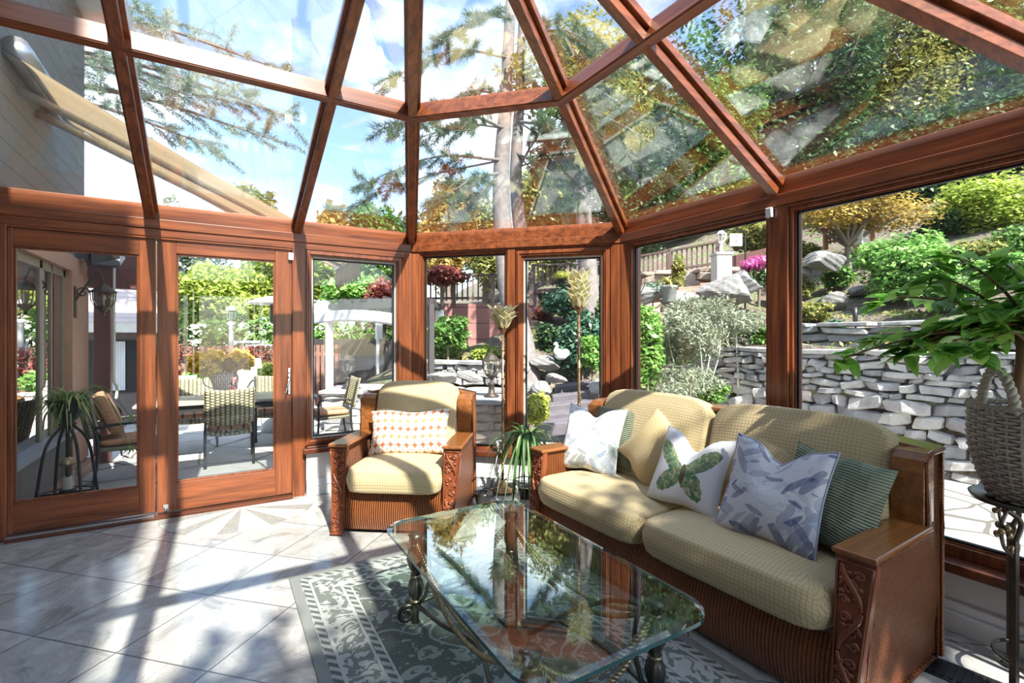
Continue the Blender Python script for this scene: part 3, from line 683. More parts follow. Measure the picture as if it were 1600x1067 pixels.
    mb.add(vs, fs); mb.build('wicker_apron', M['wicker_x'], t, smooth=True)
    mb = MB(); mb.box(-inn - .02, inn + .02, .10, .80, .24, .31); mb.box(-inn - .02, inn + .02, .06, .10, .30, .325); mb.build('seat_frame', M['carved'], t)
    mb = MB(); mb.prism([(-hw + .02, .80, .03), (hw - .02, .80, .03), (hw - .02, .80, .92), (inn * .62, .80, .975), (-inn * .62, .80, .975), (-hw + .02, .80, .92)], (0, .03, 0)); mb.build('wicker_back', M['wicker_x'], t, bev=.006)
    mb = MB(); ax = inn * .62
    pl = [(-hw + .02, .92), (-ax, .975), (ax, .975), (hw - .02, .92)]
    for a, b in zip(pl, pl[1:]): mb.prism([(a[0], .70, a[1]), (b[0], .70, b[1]), (b[0], .85, b[1]), (a[0], .85, a[1])], (0, 0, .022))
    mb.build('top_rail', M['arm_wood'], t, bev=.005)
    cw = 2 * inn / ncush
    for k in range(ncush):
        xc = -inn + cw * (k + .5)
        o = soft_box(cw - .008, .66, .165, crown=.035).build('seat_cushion', M['check'], t, smooth=True); o.location = (xc, .285, .395)
        def lean(p, cw=cw):
            x, y, z = p; r = (y + .31) / .62                 # y runs up the back
            x *= 1 - .0 * r; y -= .05 * (abs(x) / (cw / 2)) ** 4 * max(0, r - .6) * 2.2
            return (x, y, z)
        o = soft_box(cw - .008, .63, .18, crown=.045, drop=lean).build('back_cushion', M['check'], t, smooth=True)
        o.rotation_euler = (R(73), 0, 0); o.location = (xc, .66, .735)
    return t

chair = make_seat('wicker_armchair', .98, 1, 'reddish wicker armchair with carved arm fronts and beige check cushions', 'armchair')
chair.location = (1.055, 3.40, 0); chair.rotation_euler = (0, 0, R(-36))
sofa = make_seat('wicker_sofa', 2.09, 2, 'reddish wicker two-cushion sofa with carved arm fronts under the garden windows', 'sofa')
sofa.location = (1.89, 1.84, 0); sofa.rotation_euler = (0, 0, R(-88)); sofa.scale = (1, .955, 1)

# pillows: sofa axis, local x of the sofa is -y of the room, its back is +x
SF = R(-90)
def sp(px, py, z, fwd=0): q = fl(px, py, z); return q
ZS = .505
pillow('throw_pillow', M['floral_pale'], .47, .47, .15, (2.17, 2.62, ZS - .02), SF + R(16), R(20), 0, 'white pillow with pale blue watercolour leaves at the far sofa end', chop=.07, seed=1)
pillow('throw_pillow', M['cord'], .45, .44, .13, (2.33, 2.57, ZS), SF, R(16), R(-4), 'sage green corduroy pillow mostly hidden behind the pale floral pillow', seed=2)
pillow('throw_pillow', M['check_tan'], .40, .40, .13, (2.28, 2.15, ZS + .01), SF + R(8), R(20), R(38), 'tan check pillow standing on its corner', seed=3)
pillow('throw_pillow', M['wings'], .44, .44, .15, (2.15, 1.79, ZS - .02), SF + R(8), R(26), R(3), 'white pillow printed with green leafy wings, in the middle of the sofa', chop=.10, seed=4)
pillow('throw_pillow', M['check_tan'], .42, .42, .13, (2.36, 1.52, ZS), SF, R(18), R(24), 'tan check pillow tucked behind the blue leaf pillow', seed=5)
pillow('throw_pillow', M['floral_blue'], .47, .48, .16, (2.10, 1.30, ZS - .02), SF + R(4), R(24), R(2), 'white pillow with dark blue leaf print at the near sofa end', chop=.09, seed=6, piping=M['floral_blue'])
pillow('throw_pillow', M['cord'], .43, .43, .19, (2.25, 1.13, ZS - .01), SF - R(6), R(22), R(3), 'dark green corduroy pillow against the near sofa arm', seed=7)
ca = R(-36); cd = V(math.sin(-ca), math.cos(ca), 0); cl = V(math.cos(ca), math.sin(ca), 0)
pb_ = V(1.055, 3.40, 0) + cd * .38 + cl * (-.01) + V(0, 0, .49)
pillow('lumbar_pillow', M['lattice'], .66, .36, .14, pb_, ca, R(20), R(-2), 'oblong white pillow with orange circle lattice on the armchair', seed=8)

# ------------------------------------------------------------------ coffee table
def curve(p, n=16):                                        # Catmull-Rom through points
    p = [Vector(q) for q in p]; p = [p[0] * 2 - p[1]] + p + [p[-1] * 2 - p[-2]]; out = []
    for i in range(1, len(p) - 2):
        for k in range(n):
            t = k / n; a, b, c, d = p[i - 1:i + 3]
            out.append(.5 * ((2 * b) + (c - a) * t + (2 * a - 5 * b + 4 * c - d) * t * t + (3 * b - a - 3 * c + d) * t ** 3))
    out.append(p[-2]); return out
def rope(mb, pts, r=.006, pitch=.035, seg=6):
    P = [Vector(q) for q in pts]; L_ = [0]
    for a, b in zip(P, P[1:]): L_.append(L_[-1] + (b - a).length)
    n = max(8, int(L_[-1] / pitch * 7)); ss = np.linspace(0, L_[-1], n)
    Q = [Vector([np.interp(s_, L_, [p[k] for p in P]) for k in range(3)]) for s_ in ss]
    for ph in (0, math.pi):
        out = []
        for i, q in enumerate(Q):
            T = (Q[min(i + 1, n - 1)] - Q[max(i - 1, 0)]).normalized(); u = T.cross(V(0, 0, 1)); u = u.normalized() if u.length > .05 else T.cross(V(1, 0, 0)).normalized(); v = T.cross(u)
            a = 2 * math.pi * ss[i] / pitch + ph; out.append(q + (u * math.cos(a) + v * math.sin(a)) * r * .8)
        mb.tube(out, r, seg)
def table_glass():
    t = NT('table_glass'); t.t.nodes.remove(t.b)
    lw = t.n('ShaderNodeLayerWeight'); lw.inputs['Blend'].default_value = .5
    fac = t.mth('ADD', t.mth('MULTIPLY', t.mth('POWER', lw.outputs['Facing'], 3.8), .9), .075)
    tr = t.n('ShaderNodeBsdfTransparent'); tr.inputs['Color'].default_value = (.86, .955, .92, 1)
    gl = t.n('ShaderNodeBsdfGlossy'); gl.inputs['Roughness'].default_value = 0; gl.inputs['Color'].default_value = (1, 1, 1, 1)
    mx = t.n('ShaderNodeMixShader'); t.l(fac, mx.inputs[0]); t.l(tr.outputs[0], mx.inputs[1]); t.l(gl.outputs[0], mx.inputs[2]); t.l(mx.outputs[0], t.out.inputs['Surface']); return t.m
M['table_glass'] = table_glass()
t = NT('glass_edge'); t.col((.02, .085, .085)); t.set(Roughness=.05); t.b.inputs['Transmission Weight'].default_value = .15; M['glass_edge'] = t.m
M['bronze'] = flat('verdigris_bronze', (.10, .095, .08), .36, .75, .35, 30); M['gilt'] = flat('old_gilt', (.33, .25, .15), .35, .8, .3, 40)
tb = thing('coffee_table', (1.11, 1.79, 0), 0, 'low coffee table with rounded glass top on scrolled metal legs and rope swags', 'coffee table')
hx, hy, rc = .395, .71, .13; out = []
for cx_, cy_, a0 in ((hx - rc, hy - rc, 0), (-hx + rc, hy - rc, 90), (-hx + rc, -hy + rc, 180), (hx - rc, -hy + rc, 270)):
    for k in range(9): a = R(a0 + 90 * k / 8); out.append((cx_ + rc * math.cos(a), cy_ + rc * math.sin(a)))
n = len(out); mb = MB()
def inset(p, d): l = math.hypot(*p); return (p[0] - p[0] / hx * d, p[1] - p[1] / hy * d)
lo = [inset(p, .004) for p in out]; top = [inset(p, .022) for p in out]
vs = [(x, y, .441) for x, y in lo] + [(x, y, .445) for x, y in out] + [(x, y, .459) for x, y in out] + [(x, y, .464) for x, y in top]
fs = [tuple(range(n - 1, -1, -1)), tuple(3 * n + k for k in range(n))]; mi = [0, 0]
for j in range(3):
    for k in range(n): fs.append((j * n + k, j * n + (k + 1) % n, (j + 1) * n + (k + 1) % n, (j + 1) * n + k)); mi.append(1 if j < 2 else 0)
mb.v = vs; mb.f = fs; mb.mi = mi; g = mb.build('glass_top', [M['table_glass'], M['glass_edge']], tb); g['label'] = 'clear green edged glass top'
LX, LY = .275, .52
for sx in (-1, 1):
    for sy in (-1, 1):
        x, y = sx * LX, sy * LY; mb = MB()
        mb.lathe([(.012, .105), (.022, .115), (.018, .128), (.030, .15), (.036, .185), (.030, .22), (.018, .235), (.024, .25), (.018, .26), (.032, .29), (.040, .33), (.034, .37), (.020, .39), (.026, .41), (.030, .425), (.036, .445)], 28, (x, y, 0), .12, 8, 22)
        lg = mb.build('leg', M['bronze'], tb, smooth=True)
        for z in (.118, .24, .395): mb = MB(); mb.lathe([(.020, -.008), (.027, -.004), (.027, .004), (.020, .008)], 20, (x, y, z)); mb.build('collar', M['gilt'], lg, smooth=True)
        mb = MB(); d = V(sx, sy, 0).normalized()              # companion strap and curled foot
        mb.tube(curve([V(x, y, .43) - d * .05, V(x, y, .30) - d * .075, V(x, y, .16) - d * .055, V(x, y, .095) - d * .01]), .009, 8)
        for tw in (-.55, .55):
            e = Matrix.Rotation(tw, 3, 'Z') @ d; pts = [V(x, y, .10)]
            for k in range(20):
                a = math.pi * .5 - k / 19 * math.pi * 2.4; r = .040 * (1 - .62 * k / 19); c = V(x, y, .057) + e * .045
                pts.append(c + e * r * math.cos(a) + V(0, 0, r * math.sin(a)))
            mb.tube(pts, [.012] * 6 + [.012 - .006 * k / 15 for k in range(15)], 8)
        mb.lathe([(.014, 0), (.02, .004), (.016, .05), (.014, .11)], 14, (x, y, 0)); mb.build('scroll_foot', M['bronze'], lg, smooth=True)
        mb = MB(); mb.tube(spiral((0, 0, 0), .03, .006, 1.4, 0, n=20), .008, 7)
        o = mb.build('top_scroll', M['bronze'], lg, smooth=True); o.location = (x, y, .41); o.rotation_euler = (0, 0, math.atan2(d.y, d.x)); 
        mb = MB(); mb.tube(curve([V(x, y, .415), V(x * .75, y * .72, .40), V(x * .42, y * .38, .29), V(x * .15, y * .13, .17), V(0, 0, .14)], 10), .011, 8); mb.build('arched_brace', M['bronze'], tb, smooth=True)
for a, b in (((-LX, -LY), (-LX, LY)), ((LX, -LY), (LX, LY)), ((-LX, -LY), (LX, -LY)), ((-LX, LY), (LX, LY))):
    A_, B_ = V(*a, 0), V(*b, 0); m_ = (A_ + B_) * .5
    mb = MB(); mb.tube(curve([A_ + V(0, 0, .10), A_.lerp(B_, .25) * .93 + V(0, 0, .135), m_ * .72 + V(0, 0, .15), A_.lerp(B_, .75) * .93 + V(0, 0, .135), B_ + V(0, 0, .10)], 10), .010, 8); mb.build('stretcher', M['bronze'], tb, smooth=True)
    mb = MB()
    for sag in (.14, .20): rope(mb, [A_.lerp(B_, k / 20) + V(0, 0, .415 - sag * 4 * (k / 20) * (1 - k / 20)) for k in range(21)], .0065)
    mb.build('rope_swag', M['gilt'], tb, smooth=True)
mb = MB(); mb.lathe([(.004, .09), (.03, .10), (.045, .13), (.03, .16), (.036, .175), (.012, .20), (.004, .205)], 20, (0, 0, 0), .1, 8); mb.build('centre_knot', M['bronze'], tb, smooth=True)

# rug and half-round panel
mb = MB(); mb.obox((0, 0, .005), 2 * .775, 2 * 1.24, .010); o = mb.build('area_rug', M['rug'], bev=.003); o.location = (1.125, 1.885, 0); tag(o, 'grey green rug with pale vine pattern and rope borders under the coffee table', 'rug')
def panel_mat():
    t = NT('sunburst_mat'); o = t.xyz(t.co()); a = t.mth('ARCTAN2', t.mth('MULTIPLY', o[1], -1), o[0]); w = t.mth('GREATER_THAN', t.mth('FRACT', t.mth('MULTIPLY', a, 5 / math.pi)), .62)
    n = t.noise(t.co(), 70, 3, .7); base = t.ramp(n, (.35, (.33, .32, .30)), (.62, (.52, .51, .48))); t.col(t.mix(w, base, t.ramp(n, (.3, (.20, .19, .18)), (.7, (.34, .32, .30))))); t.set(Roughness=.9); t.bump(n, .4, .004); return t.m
M['mat'] = panel_mat()
mb = MB(); mb.prism([(.56 * math.cos(-math.pi * k / 28), .56 * math.sin(-math.pi * k / 28), 0) for k in range(29)], (0, 0, .006)); o = mb.build('door_mat', M['mat']); o.location = (.16, 4.62, .0005); tag(o, 'thin half-round grey mat with sunburst bands at the hinged door', 'door mat')  # thin half-round panel, darker wedge bands over speckled grey

# ------------------------------------------------------------------ floor lamps with leaf glass shades
t = NT('leaf_glass'); t.col((.80, .76, .56)); t.set(Roughness=.3); t.b.inputs['Subsurface Weight'].default_value = .0
tl = t.n('ShaderNodeBsdfTranslucent'); tl.inputs['Color'].default_value = (.92, .88, .66, 1); mx = t.n('ShaderNodeMixShader'); mx.inputs[0].default_value = .62
t.l(t.b.outputs[0], mx.inputs[1]); t.l(tl.outputs[0], mx.inputs[2]); t.l(mx.outputs[0], t.out.inputs['Surface']); M['leaf_glass'] = t.m
M['lamp_metal'] = flat('antique_bronze', (.30, .18, .095), .32, .75, .3, 30)
def petal(mb, a, r0, z0, Lp, w, out_, curl):
    e = V(math.cos(a), math.sin(a), 0); s_ = V(-math.sin(a), math.cos(a), 0)
    def f(u, v):
        wd = w * (math.sin(math.pi * min(1, v * .78 + .2)) ** .8) * (1 - v ** 6); x = (u - .5) * 2
        p = e * (r0 + out_ * v ** 1.2 - .012 * (x * x) * math.sin(math.pi * v) + .004 * math.cos(6 * x)) + s_ * x * wd + V(0, 0, z0 + Lp * v - curl * v ** 3); return p, (u, v)
    vs, fs, uv = grid(f, 8, 10); mb.add(vs, fs)
def floor_lamp(loc, h, tiers, label):
    t = thing('floor_lamp', loc, 0, label, 'floor lamp')
    mb = MB(); mb.lathe([(.135, 0), (.14, .008), (.13, .02), (.06, .035), (.03, .06), (.018, .10)], 32); mb.build('base', M['lamp_metal'], t, smooth=True)
    hb = h - .20 if tiers == 2 else h - .24
    mb = MB(); mb.tube([(0, 0, .08), (0, 0, hb - .05)], .0115, 12)
    for z in np.linspace(.25, hb - .2, 5): mb.lathe([(.011, -.012), (.017, 0), (.011, .012)], 14, (0, 0, z))
    po = mb.build('pole', M['lamp_metal'], t, smooth=True)
    mb = MB(); mb.tube([(.0135 * math.cos(5 * q), .0135 * math.sin(5 * q), .3 + (hb - .4) * q / 7.) for q in np.linspace(0, 7, 90)], .003, 5)
    for k in range(4):
        z = .45 + k * (hb - .6) / 7; a = k * 2.1; mb.ball((.018 * math.cos(a), .018 * math.sin(a), z), (.007, .007, .016), 8, 5)
    mb.build('vine', M['lamp_metal'], po, smooth=True)
    mb = MB(); mb.lathe([(.011, hb - .06), (.016, hb - .045), (.03, hb - .02), (.04, hb), (.03, hb + .008), (.004, hb + .01)], 24)
    for k in range(12): a = k * math.pi / 6; mb.ball((.038 * math.cos(a), .038 * math.sin(a), hb + .004), .011, 8, 6)
    mb.build('cup', M['lamp_metal'], t, smooth=True)
    mb = MB()
    for j in range(tiers + 1):
        nP = 8; z = hb + .005 + j * (.035 if tiers == 2 else .055)
        for k in range(nP): petal(mb, 2 * math.pi * (k + .5 * (j % 2)) / nP, .03, z, .165 if j == tiers else .135, .056, .100 + .010 * j if tiers == 2 else .086, .022)
    sh = mb.build('lamp_shade', M['leaf_glass'], t, smooth=True); md = sh.modifiers.new('thick', 'SOLIDIFY'); md.thickness = .004
    mb = MB(); mb.lathe([(.012, hb + .01), (.014, hb + .03), (.022, hb + .06), (.014, hb + .09), (.003, hb + .1)], 14); o = mb.build('bulb', M['plastic'], t, smooth=True)
    return t
floor_lamp((2.25, 3.90, 0), 1.70, 2, 'shorter bronze floor lamp with pale leaf glass shade before the window post')
floor_lamp((2.56, 3.17, 0), 1.905, 3, 'taller bronze floor lamp with pale leaf glass shade behind the far sofa arm')

# ------------------------------------------------------------------ strap leaves (used for plants indoors and out)
def strap(mb, base, az, Lf, rise, droop, w, fold=.25, n=10, tip=1.0):
    e = V(math.cos(az), math.sin(az), 0); sd = V(-math.sin(az), math.cos(az), 0); vs, fs = [], []
    for k in range(n + 1):
        q = k / n; p = Vector(base) + e * Lf * (q - .12 * q * q) + V(0, 0, rise * q - droop * q * q)
        wd = w * (min(1, .45 + 2.2 * q) if q < .3 else 1) * (1 - q ** 3) ** .8 + .0008
        vs += [p - sd * wd + V(0, 0, wd * fold), p, p + sd * wd + V(0, 0, wd * fold)]
    for k in range(n):
        a = 3 * k; fs += [(a, a + 1, a + 4, a + 3), (a + 1, a + 2, a + 5, a + 4)]
    mb.add(vs, fs)
M['strap'] = leaf_mat('strap_leaf', (.05, .13, .035), (.12, .26, .07), (.34, .42, .20), .25)
M['clay'] = flat('clay_pot', (.50, .19, .07), .55); M['dark_clay'] = flat('dark_glazed_pot', (.035, .03, .028), .25)
ps = thing('plant_stand', (2.16, 3.36, 0), 0, 'slim black wire plant stand between the armchair and the sofa', 'plant stand')
for k in range(3):
    a = k * 2.094 + .5; e = V(math.cos(a), math.sin(a), 0); mb = MB(); mb.tube(curve([e * .14 + V(0, 0, .006), e * .10 + V(0, 0, .12), e * .085 + V(0, 0, .38), e * .115 + V(0, 0, .58)], 8), .006, 7); mb.build('leg', M['iron'], ps, smooth=True)
for r_, z in ((.118, .58), (.10, .545), (.09, .25)): mb = MB(); mb.tube([(r_ * math.cos(a), r_ * math.sin(a), z) for a in np.linspace(0, 2 * math.pi, 28, endpoint=False)], .005, 6, closed=True); mb.build('ring', M['iron'], ps, smooth=True)
mb = MB(); mb.lathe([(.004, .44), (.092, .44), (.094, .442), (.094, .435)], 24); mb.lathe([(.088, .43), (.093, .432), (.093, .44), (.088, .442)], 24); mb.build('tray', M['iron'], ps)
sp_ = thing('strap_leaf_plant', (2.16, 3.36, .443), 0, 'strap leaved plant in orange clay pot beside the far sofa arm', 'potted plant')
mb = MB(); mb.lathe([(.062, 0), (.068, .01), (.084, .13), (.092, .135), (.092, .16), (.082, .16), (.078, .14), (.004, .138)], 28); mb.build('pot', M['clay'], sp_, smooth=True)
mb = MB(); rg = random.Random(5)
for k in range(96): strap(mb, (.02 * rg.uniform(-1, 1), .02 * rg.uniform(-1, 1), .135), rg.uniform(0, 6.28), rg.uniform(.16, .42), rg.uniform(.22, .46), rg.uniform(.34, .86), rg.uniform(.008, .015))
mb.build('leaves', M['strap'], sp_, smooth=True)
mb = MB()
for k in range(6):
    a = rg.uniform(3, 6.0); L_ = rg.uniform(.2, .3); mb.tube(curve([(0, 0, .14), (L_ * .5 * math.cos(a), L_ * .5 * math.sin(a), .2), (L_ * math.cos(a), L_ * math.sin(a), -.05), (L_ * 1.05 * math.cos(a), L_ * 1.05 * math.sin(a), -.26)], 6), .0018, 5)
mb.build('runner', M['strap'], sp_)
# small things on the floor of the corner
def pot(name, loc, r, h, m, label, cat='pot', group=None):
    mb = MB(); mb.lathe([(r * .72, 0), (r * .78, .01), (r * .98, h * .85), (r * 1.05, h * .87), (r * 1.05, h), (r * .93, h), (r * .88, h * .86), (.004, h * .84)], 26); o = mb.build(name, m, smooth=True); o.location = loc; return tag(o, label, cat, group)
pot('dark_pot', (1.90, 3.62, 0), .075, .12, M['dark_clay'], 'small dark glazed pot on the floor by the armchair')
pot('dark_pot', (2.33, 3.62, 0), .075, .10, M['dark_clay'], 'wide dark pot on the floor behind the plant stand')
mb = MB(); rg = random.Random(3); pts = [V(2.20, 3.99, .10), V(2.16, 3.97, .03), V(2.14, 3.92, .012)]
for k in range(14): a = k * 1.15; pts.append(V(2.06 + .09 * math.cos(a) + .02 * rg.uniform(-1, 1), 3.84 + .07 * math.sin(a), .012 + .012 * (k % 4)))
mb.tube(curve(pts, 6), .0055, 7); tag(mb.build('power_cord', M['black'], smooth=True), 'black power cord coiled on the floor behind the armchair', 'cord')
na = thing('plug_in_light', (2.27, 3.985, .335), R(-45), 'small white plug-in light with thin cord on the window sill', 'night light')
mb = MB(); mb.lathe([(.024, 0), (.027, .006), (.027, .03), (.038, .055), (.040, .10), (.036, .108), (.004, .11)], 20); mb.build('body', M['plastic'], na, smooth=True)
mb = MB(); mb.tube(curve([(0, -.027, .02), (0, -.06, .03), (-.01, -.085, -.05), (-.03, -.088, -.2), (-.03, -.09, -.31)], 8), .003, 6); mb.build('cord', M['plastic'], na, smooth=True)

# ------------------------------------------------------------------ basket on its iron stand, and the fig in it
st = thing('basket_stand', (2.83, .585, 0), 0, 'tall dark iron stand with round tray at the right edge', 'plant stand')
SH = .755
mb = MB(); mb.lathe([(.004, SH - .012), (.175, SH - .012), (.200, SH - .006), (.208, SH + .012), (.200, SH + .014), (.19, SH), (.004, SH)], 48); tr_ = mb.build('tray', M['bronze'], st, smooth=True)
for k in range(3):
    a = R(165 + 120 * k); e = V(math.cos(a), math.sin(a), 0)
    mb = MB(); mb.beam(e * .13 + V(0, 0, .0), e * .13 + V(0, 0, .62), .022, .022, e); mb.tube(curve([e * .14 + V(0, 0, .60), e * .10 + V(0, 0, .68), e * .17 + V(0, 0, .735), e * .20 + V(0, 0, .74)], 8), .010, 8)
    mb.tube(curve([e * .14 + V(0, 0, .55), e * .2 + V(0, 0, .60), e * .215 + V(0, 0, .68), e * .19 + V(0, 0, .73)], 8), .007, 7)
    mb.lathe([(.03, 0), (.035, .008), (.02, .03), (.012, .05)], 14, tuple(e * .141)); lg = mb.build('leg', M['bronze'], st)
    mb = MB(); mb.tube([p + e * .14 + V(0, 0, .585) for p in [Matrix.Rotation(a, 3, 'Z') @ q for q in spiral((0, 0, 0), .026, .006, 1.5, 1.5)]], .008, 7)
    for j in range(6): b = j * 1.047; mb.ball(e * .205 + V(.018 * math.cos(b), .018 * math.sin(b), .665 + .018 * math.sin(b * 2)), (.012, .012, .014), 8, 5)
    mb.build('scroll', M['gilt'], lg, smooth=True)
mb = MB(); mb.tube([(.13 * math.cos(a), .13 * math.sin(a), .12) for a in np.linspace(0, 2 * math.pi, 36, endpoint=False)], .007, 6, closed=True); mb.build('ring', M['bronze'], st, smooth=True)
bk = thing('wicker_basket', (2.83, .585, SH + .001), 0, 'grey willow basket with loop handles on the tall iron stand', 'basket')
M['willow'] = flat('grey_willow', (.42, .37, .305), .7, 0, .3, 40, bump=.2)
mb = MB()
def br(z): return .135 + .070 * math.sin(min(1, z / .30) * 1.75)
for k in range(30):
    a = 2 * math.pi * k / 30; mb.tube([(br(z) * math.cos(a), br(z) * math.sin(a), z) for z in np.linspace(0, .375, 12)], .0055, 6)
mb.build('stakes', M['willow'], bk, smooth=True)
mb = MB()
for j in range(27):
    z = .008 + .0135 * j; pts = []
    for k in range(120):
        a = 2 * math.pi * k / 120; pts.append(((br(z) + .007 * math.cos(15 * a + math.pi * j)) * math.cos(a), (br(z) + .007 * math.cos(15 * a + math.pi * j)) * math.sin(a), z))
    mb.tube(pts, .0062, 6, closed=True)
mb.lathe([(.128, .002), (.132, .004), (.004, .006)], 24)
mb.build('weave', M['willow'], bk, smooth=True)
mb = MB(); q = np.linspace(0, 2 * math.pi, 100, endpoint=False)
for ph in (0, 2.09, 4.19): mb.tube([((br(.37) + .009 * math.cos(22 * a + ph)) * math.cos(a), (br(.37) + .009 * math.cos(22 * a + ph)) * math.sin(a), .382 + .009 * math.sin(22 * a + ph)) for a in q], .007, 6, closed=True)
mb.build('rim', M['willow'], bk, smooth=True)
for a0 in (R(158), R(338)):
    mb = MB(); P_ = [V(br(.37) * math.cos(a0 + .32 * s_), br(.37) * math.sin(a0 + .32 * s_), .37 + .17 * math.cos(s_ * math.pi / 2) ** .7) for s_ in np.linspace(-1, 1, 15)]
    rope(mb, P_, .011, .05); mb.build('handle', M['willow'], bk, smooth=True)
M['bark_pale'] = flat('pale_bark', (.50, .46, .40), .8, 0, .25, 14, bump=.5); M['bark_brown'] = flat('brown_stem', (.17, .085, .04), .7, bump=.4)
M['house_leaf'] = leaf_mat('house_leaf', (.08, .24, .04), (.20, .46, .07), (.42, .62, .14), .5, .3)
fg = thing('potted_tree', (2.83, .585, SH + .012), 0, 'indoor tree with large oval leaves growing from the willow basket', 'potted plant')
mb = MB(); mb.lathe([(.10, 0), (.102, .01), (.125, .3), (.130, .33), (.12, .33), (.112, .30), (.004, .295)], 26); mb.build('pot', M['dark_clay'], fg, smooth=True)
mb = MB(); pr = [(.062, .28)]
for z in np.linspace(.30, .60, 7): pr += [(.060 - .018 * (z - .3), z), (.062 - .018 * (z - .3), z + .005)]
pr += [(.05, .62), (.03, .66), (.006, .67)]; mb.lathe(pr, 22, (-.005, 0, 0), .05, 5); mb.build('trunk', M['bark_pale'], fg, smooth=True)
mb = MB(); mb.tube(curve([(-.075, .035, .29), (-.085, .04, .42), (-.075, .03, .55), (-.06, .03, .66)], 8), [.019] * 25, 9); mb.build('side_stem', M['bark_brown'], fg, smooth=True)
rg = random.Random(21); mb = MB(); lf = MB(); wood_tips = []
def oval(mb, base, d, up, Lf, w):
    d = Vector(d).normalized(); sd = d.cross(Vector(up)).normalized(); u = sd.cross(d); vs, fs = [], []; n = 7
    for k in range(n + 1):
        q = k / n; p = Vector(base) + d * Lf * q - u * (.22 * Lf * q * q); wd = w * math.sin(math.pi * min(1, q ** .75)) + .0006
        vs += [p - sd * wd + u * wd * .28, p, p + sd * wd + u * wd * .28]
    for k in range(n): a = 3 * k; fs += [(a, a + 1, a + 4, a + 3), (a + 1, a + 2, a + 5, a + 4)]
    mb.add(vs, fs)
BR = []
for k in range(46):
    # branches start at the trunk top, most reach out over the sofa side and along the window
    az = rg.gauss(R(115), R(62)) if k % 3 else rg.uniform(0, 6.28); Lb = rg.uniform(.25, .66); el = rg.uniform(-.15, 1.0)
    s0 = V(rg.uniform(-.04, .03), rg.uniform(-.03, .03), rg.uniform(.58, .68)); e = V(math.cos(az), math.sin(az), 0)
    if math.cos(az) > .25: Lb *= .35
    tip = s0 + e * Lb * math.cos(el) + V(0, 0, Lb * math.sin(el) - .02)
    pts = curve([s0, s0.lerp(tip, .4) + V(0, 0, .09), tip - e * .04 + V(0, 0, .05), tip], 6); mb.tube(pts, [.007 - .0052 * i / (len(pts) - 1) for i in range(len(pts))], 6)
    for i in range(4, len(pts), 1):
        for _q in range(2 if rg.random() < .6 else 1):
            a = rg.uniform(0, 6.28); d = (e * .7 + V(math.cos(a), math.sin(a), rg.uniform(-.5, .5))).normalized(); oval(lf, pts[i], d, (rg.uniform(-.4, .4), rg.uniform(-.4, .4), 1), rg.uniform(.075, .13), rg.uniform(.022, .036))
mb.build('branches', M['bark_brown'], fg, smooth=True); lf.build('leaves', M['house_leaf'], fg, smooth=True)
# floor register
vt = thing('floor_vent', (2.66, .78, 0), R(8), 'black slotted floor vent beside the iron stand leg', 'vent')
mb = MB(); mb.box(-.08, .08, -.17, .17, 0, .004); mb.build('frame', M['black'], vt)
mb = MB()
for k in range(12): y = -.145 + k * .026; mb.box(-.062, .062, y, y + .012, .004, .008)
mb.build('slats', M['iron'], vt)
# ================================================================== the garden
G = -.12                                                   # level of the flagstones
def hill(x, y):
    e = 1.22 + .30 * min(2.6, max(0, x - 7.9)) + .5 * max(0, x - 10.5) if x > 6.95 else -.5
    d = min(.6 * x + .8 * y - 7.9, .8 * (x - 2.3 - .1 * (y - 8))); n = .42 + .48 * d if d > 0 else -.5
    h = max(e, n)
    return min(h, 7.5) + (.10 * math.sin(1.7 * x + .6 * y) * math.sin(1.3 * y - .5 * x) if h > 0 else 0)
def onhill(px, py, Y0=4, Y1=40):                           # where a sight line first meets ground or hill
    Y = Y0
    while Y < Y1:
        p = at(px, py, Y)
        if p.z <= max(G, hill(p.x, p.y)): return p
        Y += .05
    return at(px, py, Y1)
def flag_mat():
    t = NT('flagstone'); v = t.co(); w = t.n('ShaderNodeTexNoise'); w.inputs['Scale'].default_value = 1.5; t.l(v, w.inputs['Vector'])
    ad = t.n('ShaderNodeVectorMath'); ad.operation = 'MULTIPLY_ADD'; ad.inputs[1].default_value = (.25, .25, 0); t.l(w.outputs['Color'], ad.inputs[0]); t.l(v, ad.inputs[2])
    e = t.vor(ad.outputs[0], 1.35, 'DISTANCE_TO_EDGE'); c = t.vor(ad.outputs[0], 1.35); n = t.noise(v, 6, 6, .65)
    base = t.mix(t.xyz(c.outputs['Color'])[0], (.42, .405, .40), (.56, .54, .53)); base = t.mix(.5, base, t.ramp(n, (.3, (.6, .58, .56)), (.7, (1, 1, 1))), 'MULTIPLY')
    j = t.mth('LESS_THAN', e.outputs['Distance'], .022); t.col(t.mix(j, base, (.12, .11, .095))); t.set(Roughness=.8); t.bump(t.mth('SUBTRACT', 1, j), .5, .01); return t.m
M['flag'] = flag_mat()
t = NT('garden_soil'); v = t.co(); n_ = t.noise(v, 3.5, 8, .7); n2_ = t.noise(v, 14, 5, .7)
c_ = t.ramp(n2_, (.3, (.055, .042, .032)), (.5, (.14, .11, .085)), (.7, (.30, .26, .22))); c_ = t.mix(t.mth('GREATER_THAN', n_, .56), c_, t.ramp(n2_, (.3, (.05, .09, .03)), (.7, (.18, .26, .09)))); t.col(c_); t.set(Roughness=.9); t.bump(n2_, .8, .06); M['soil'] = t.m
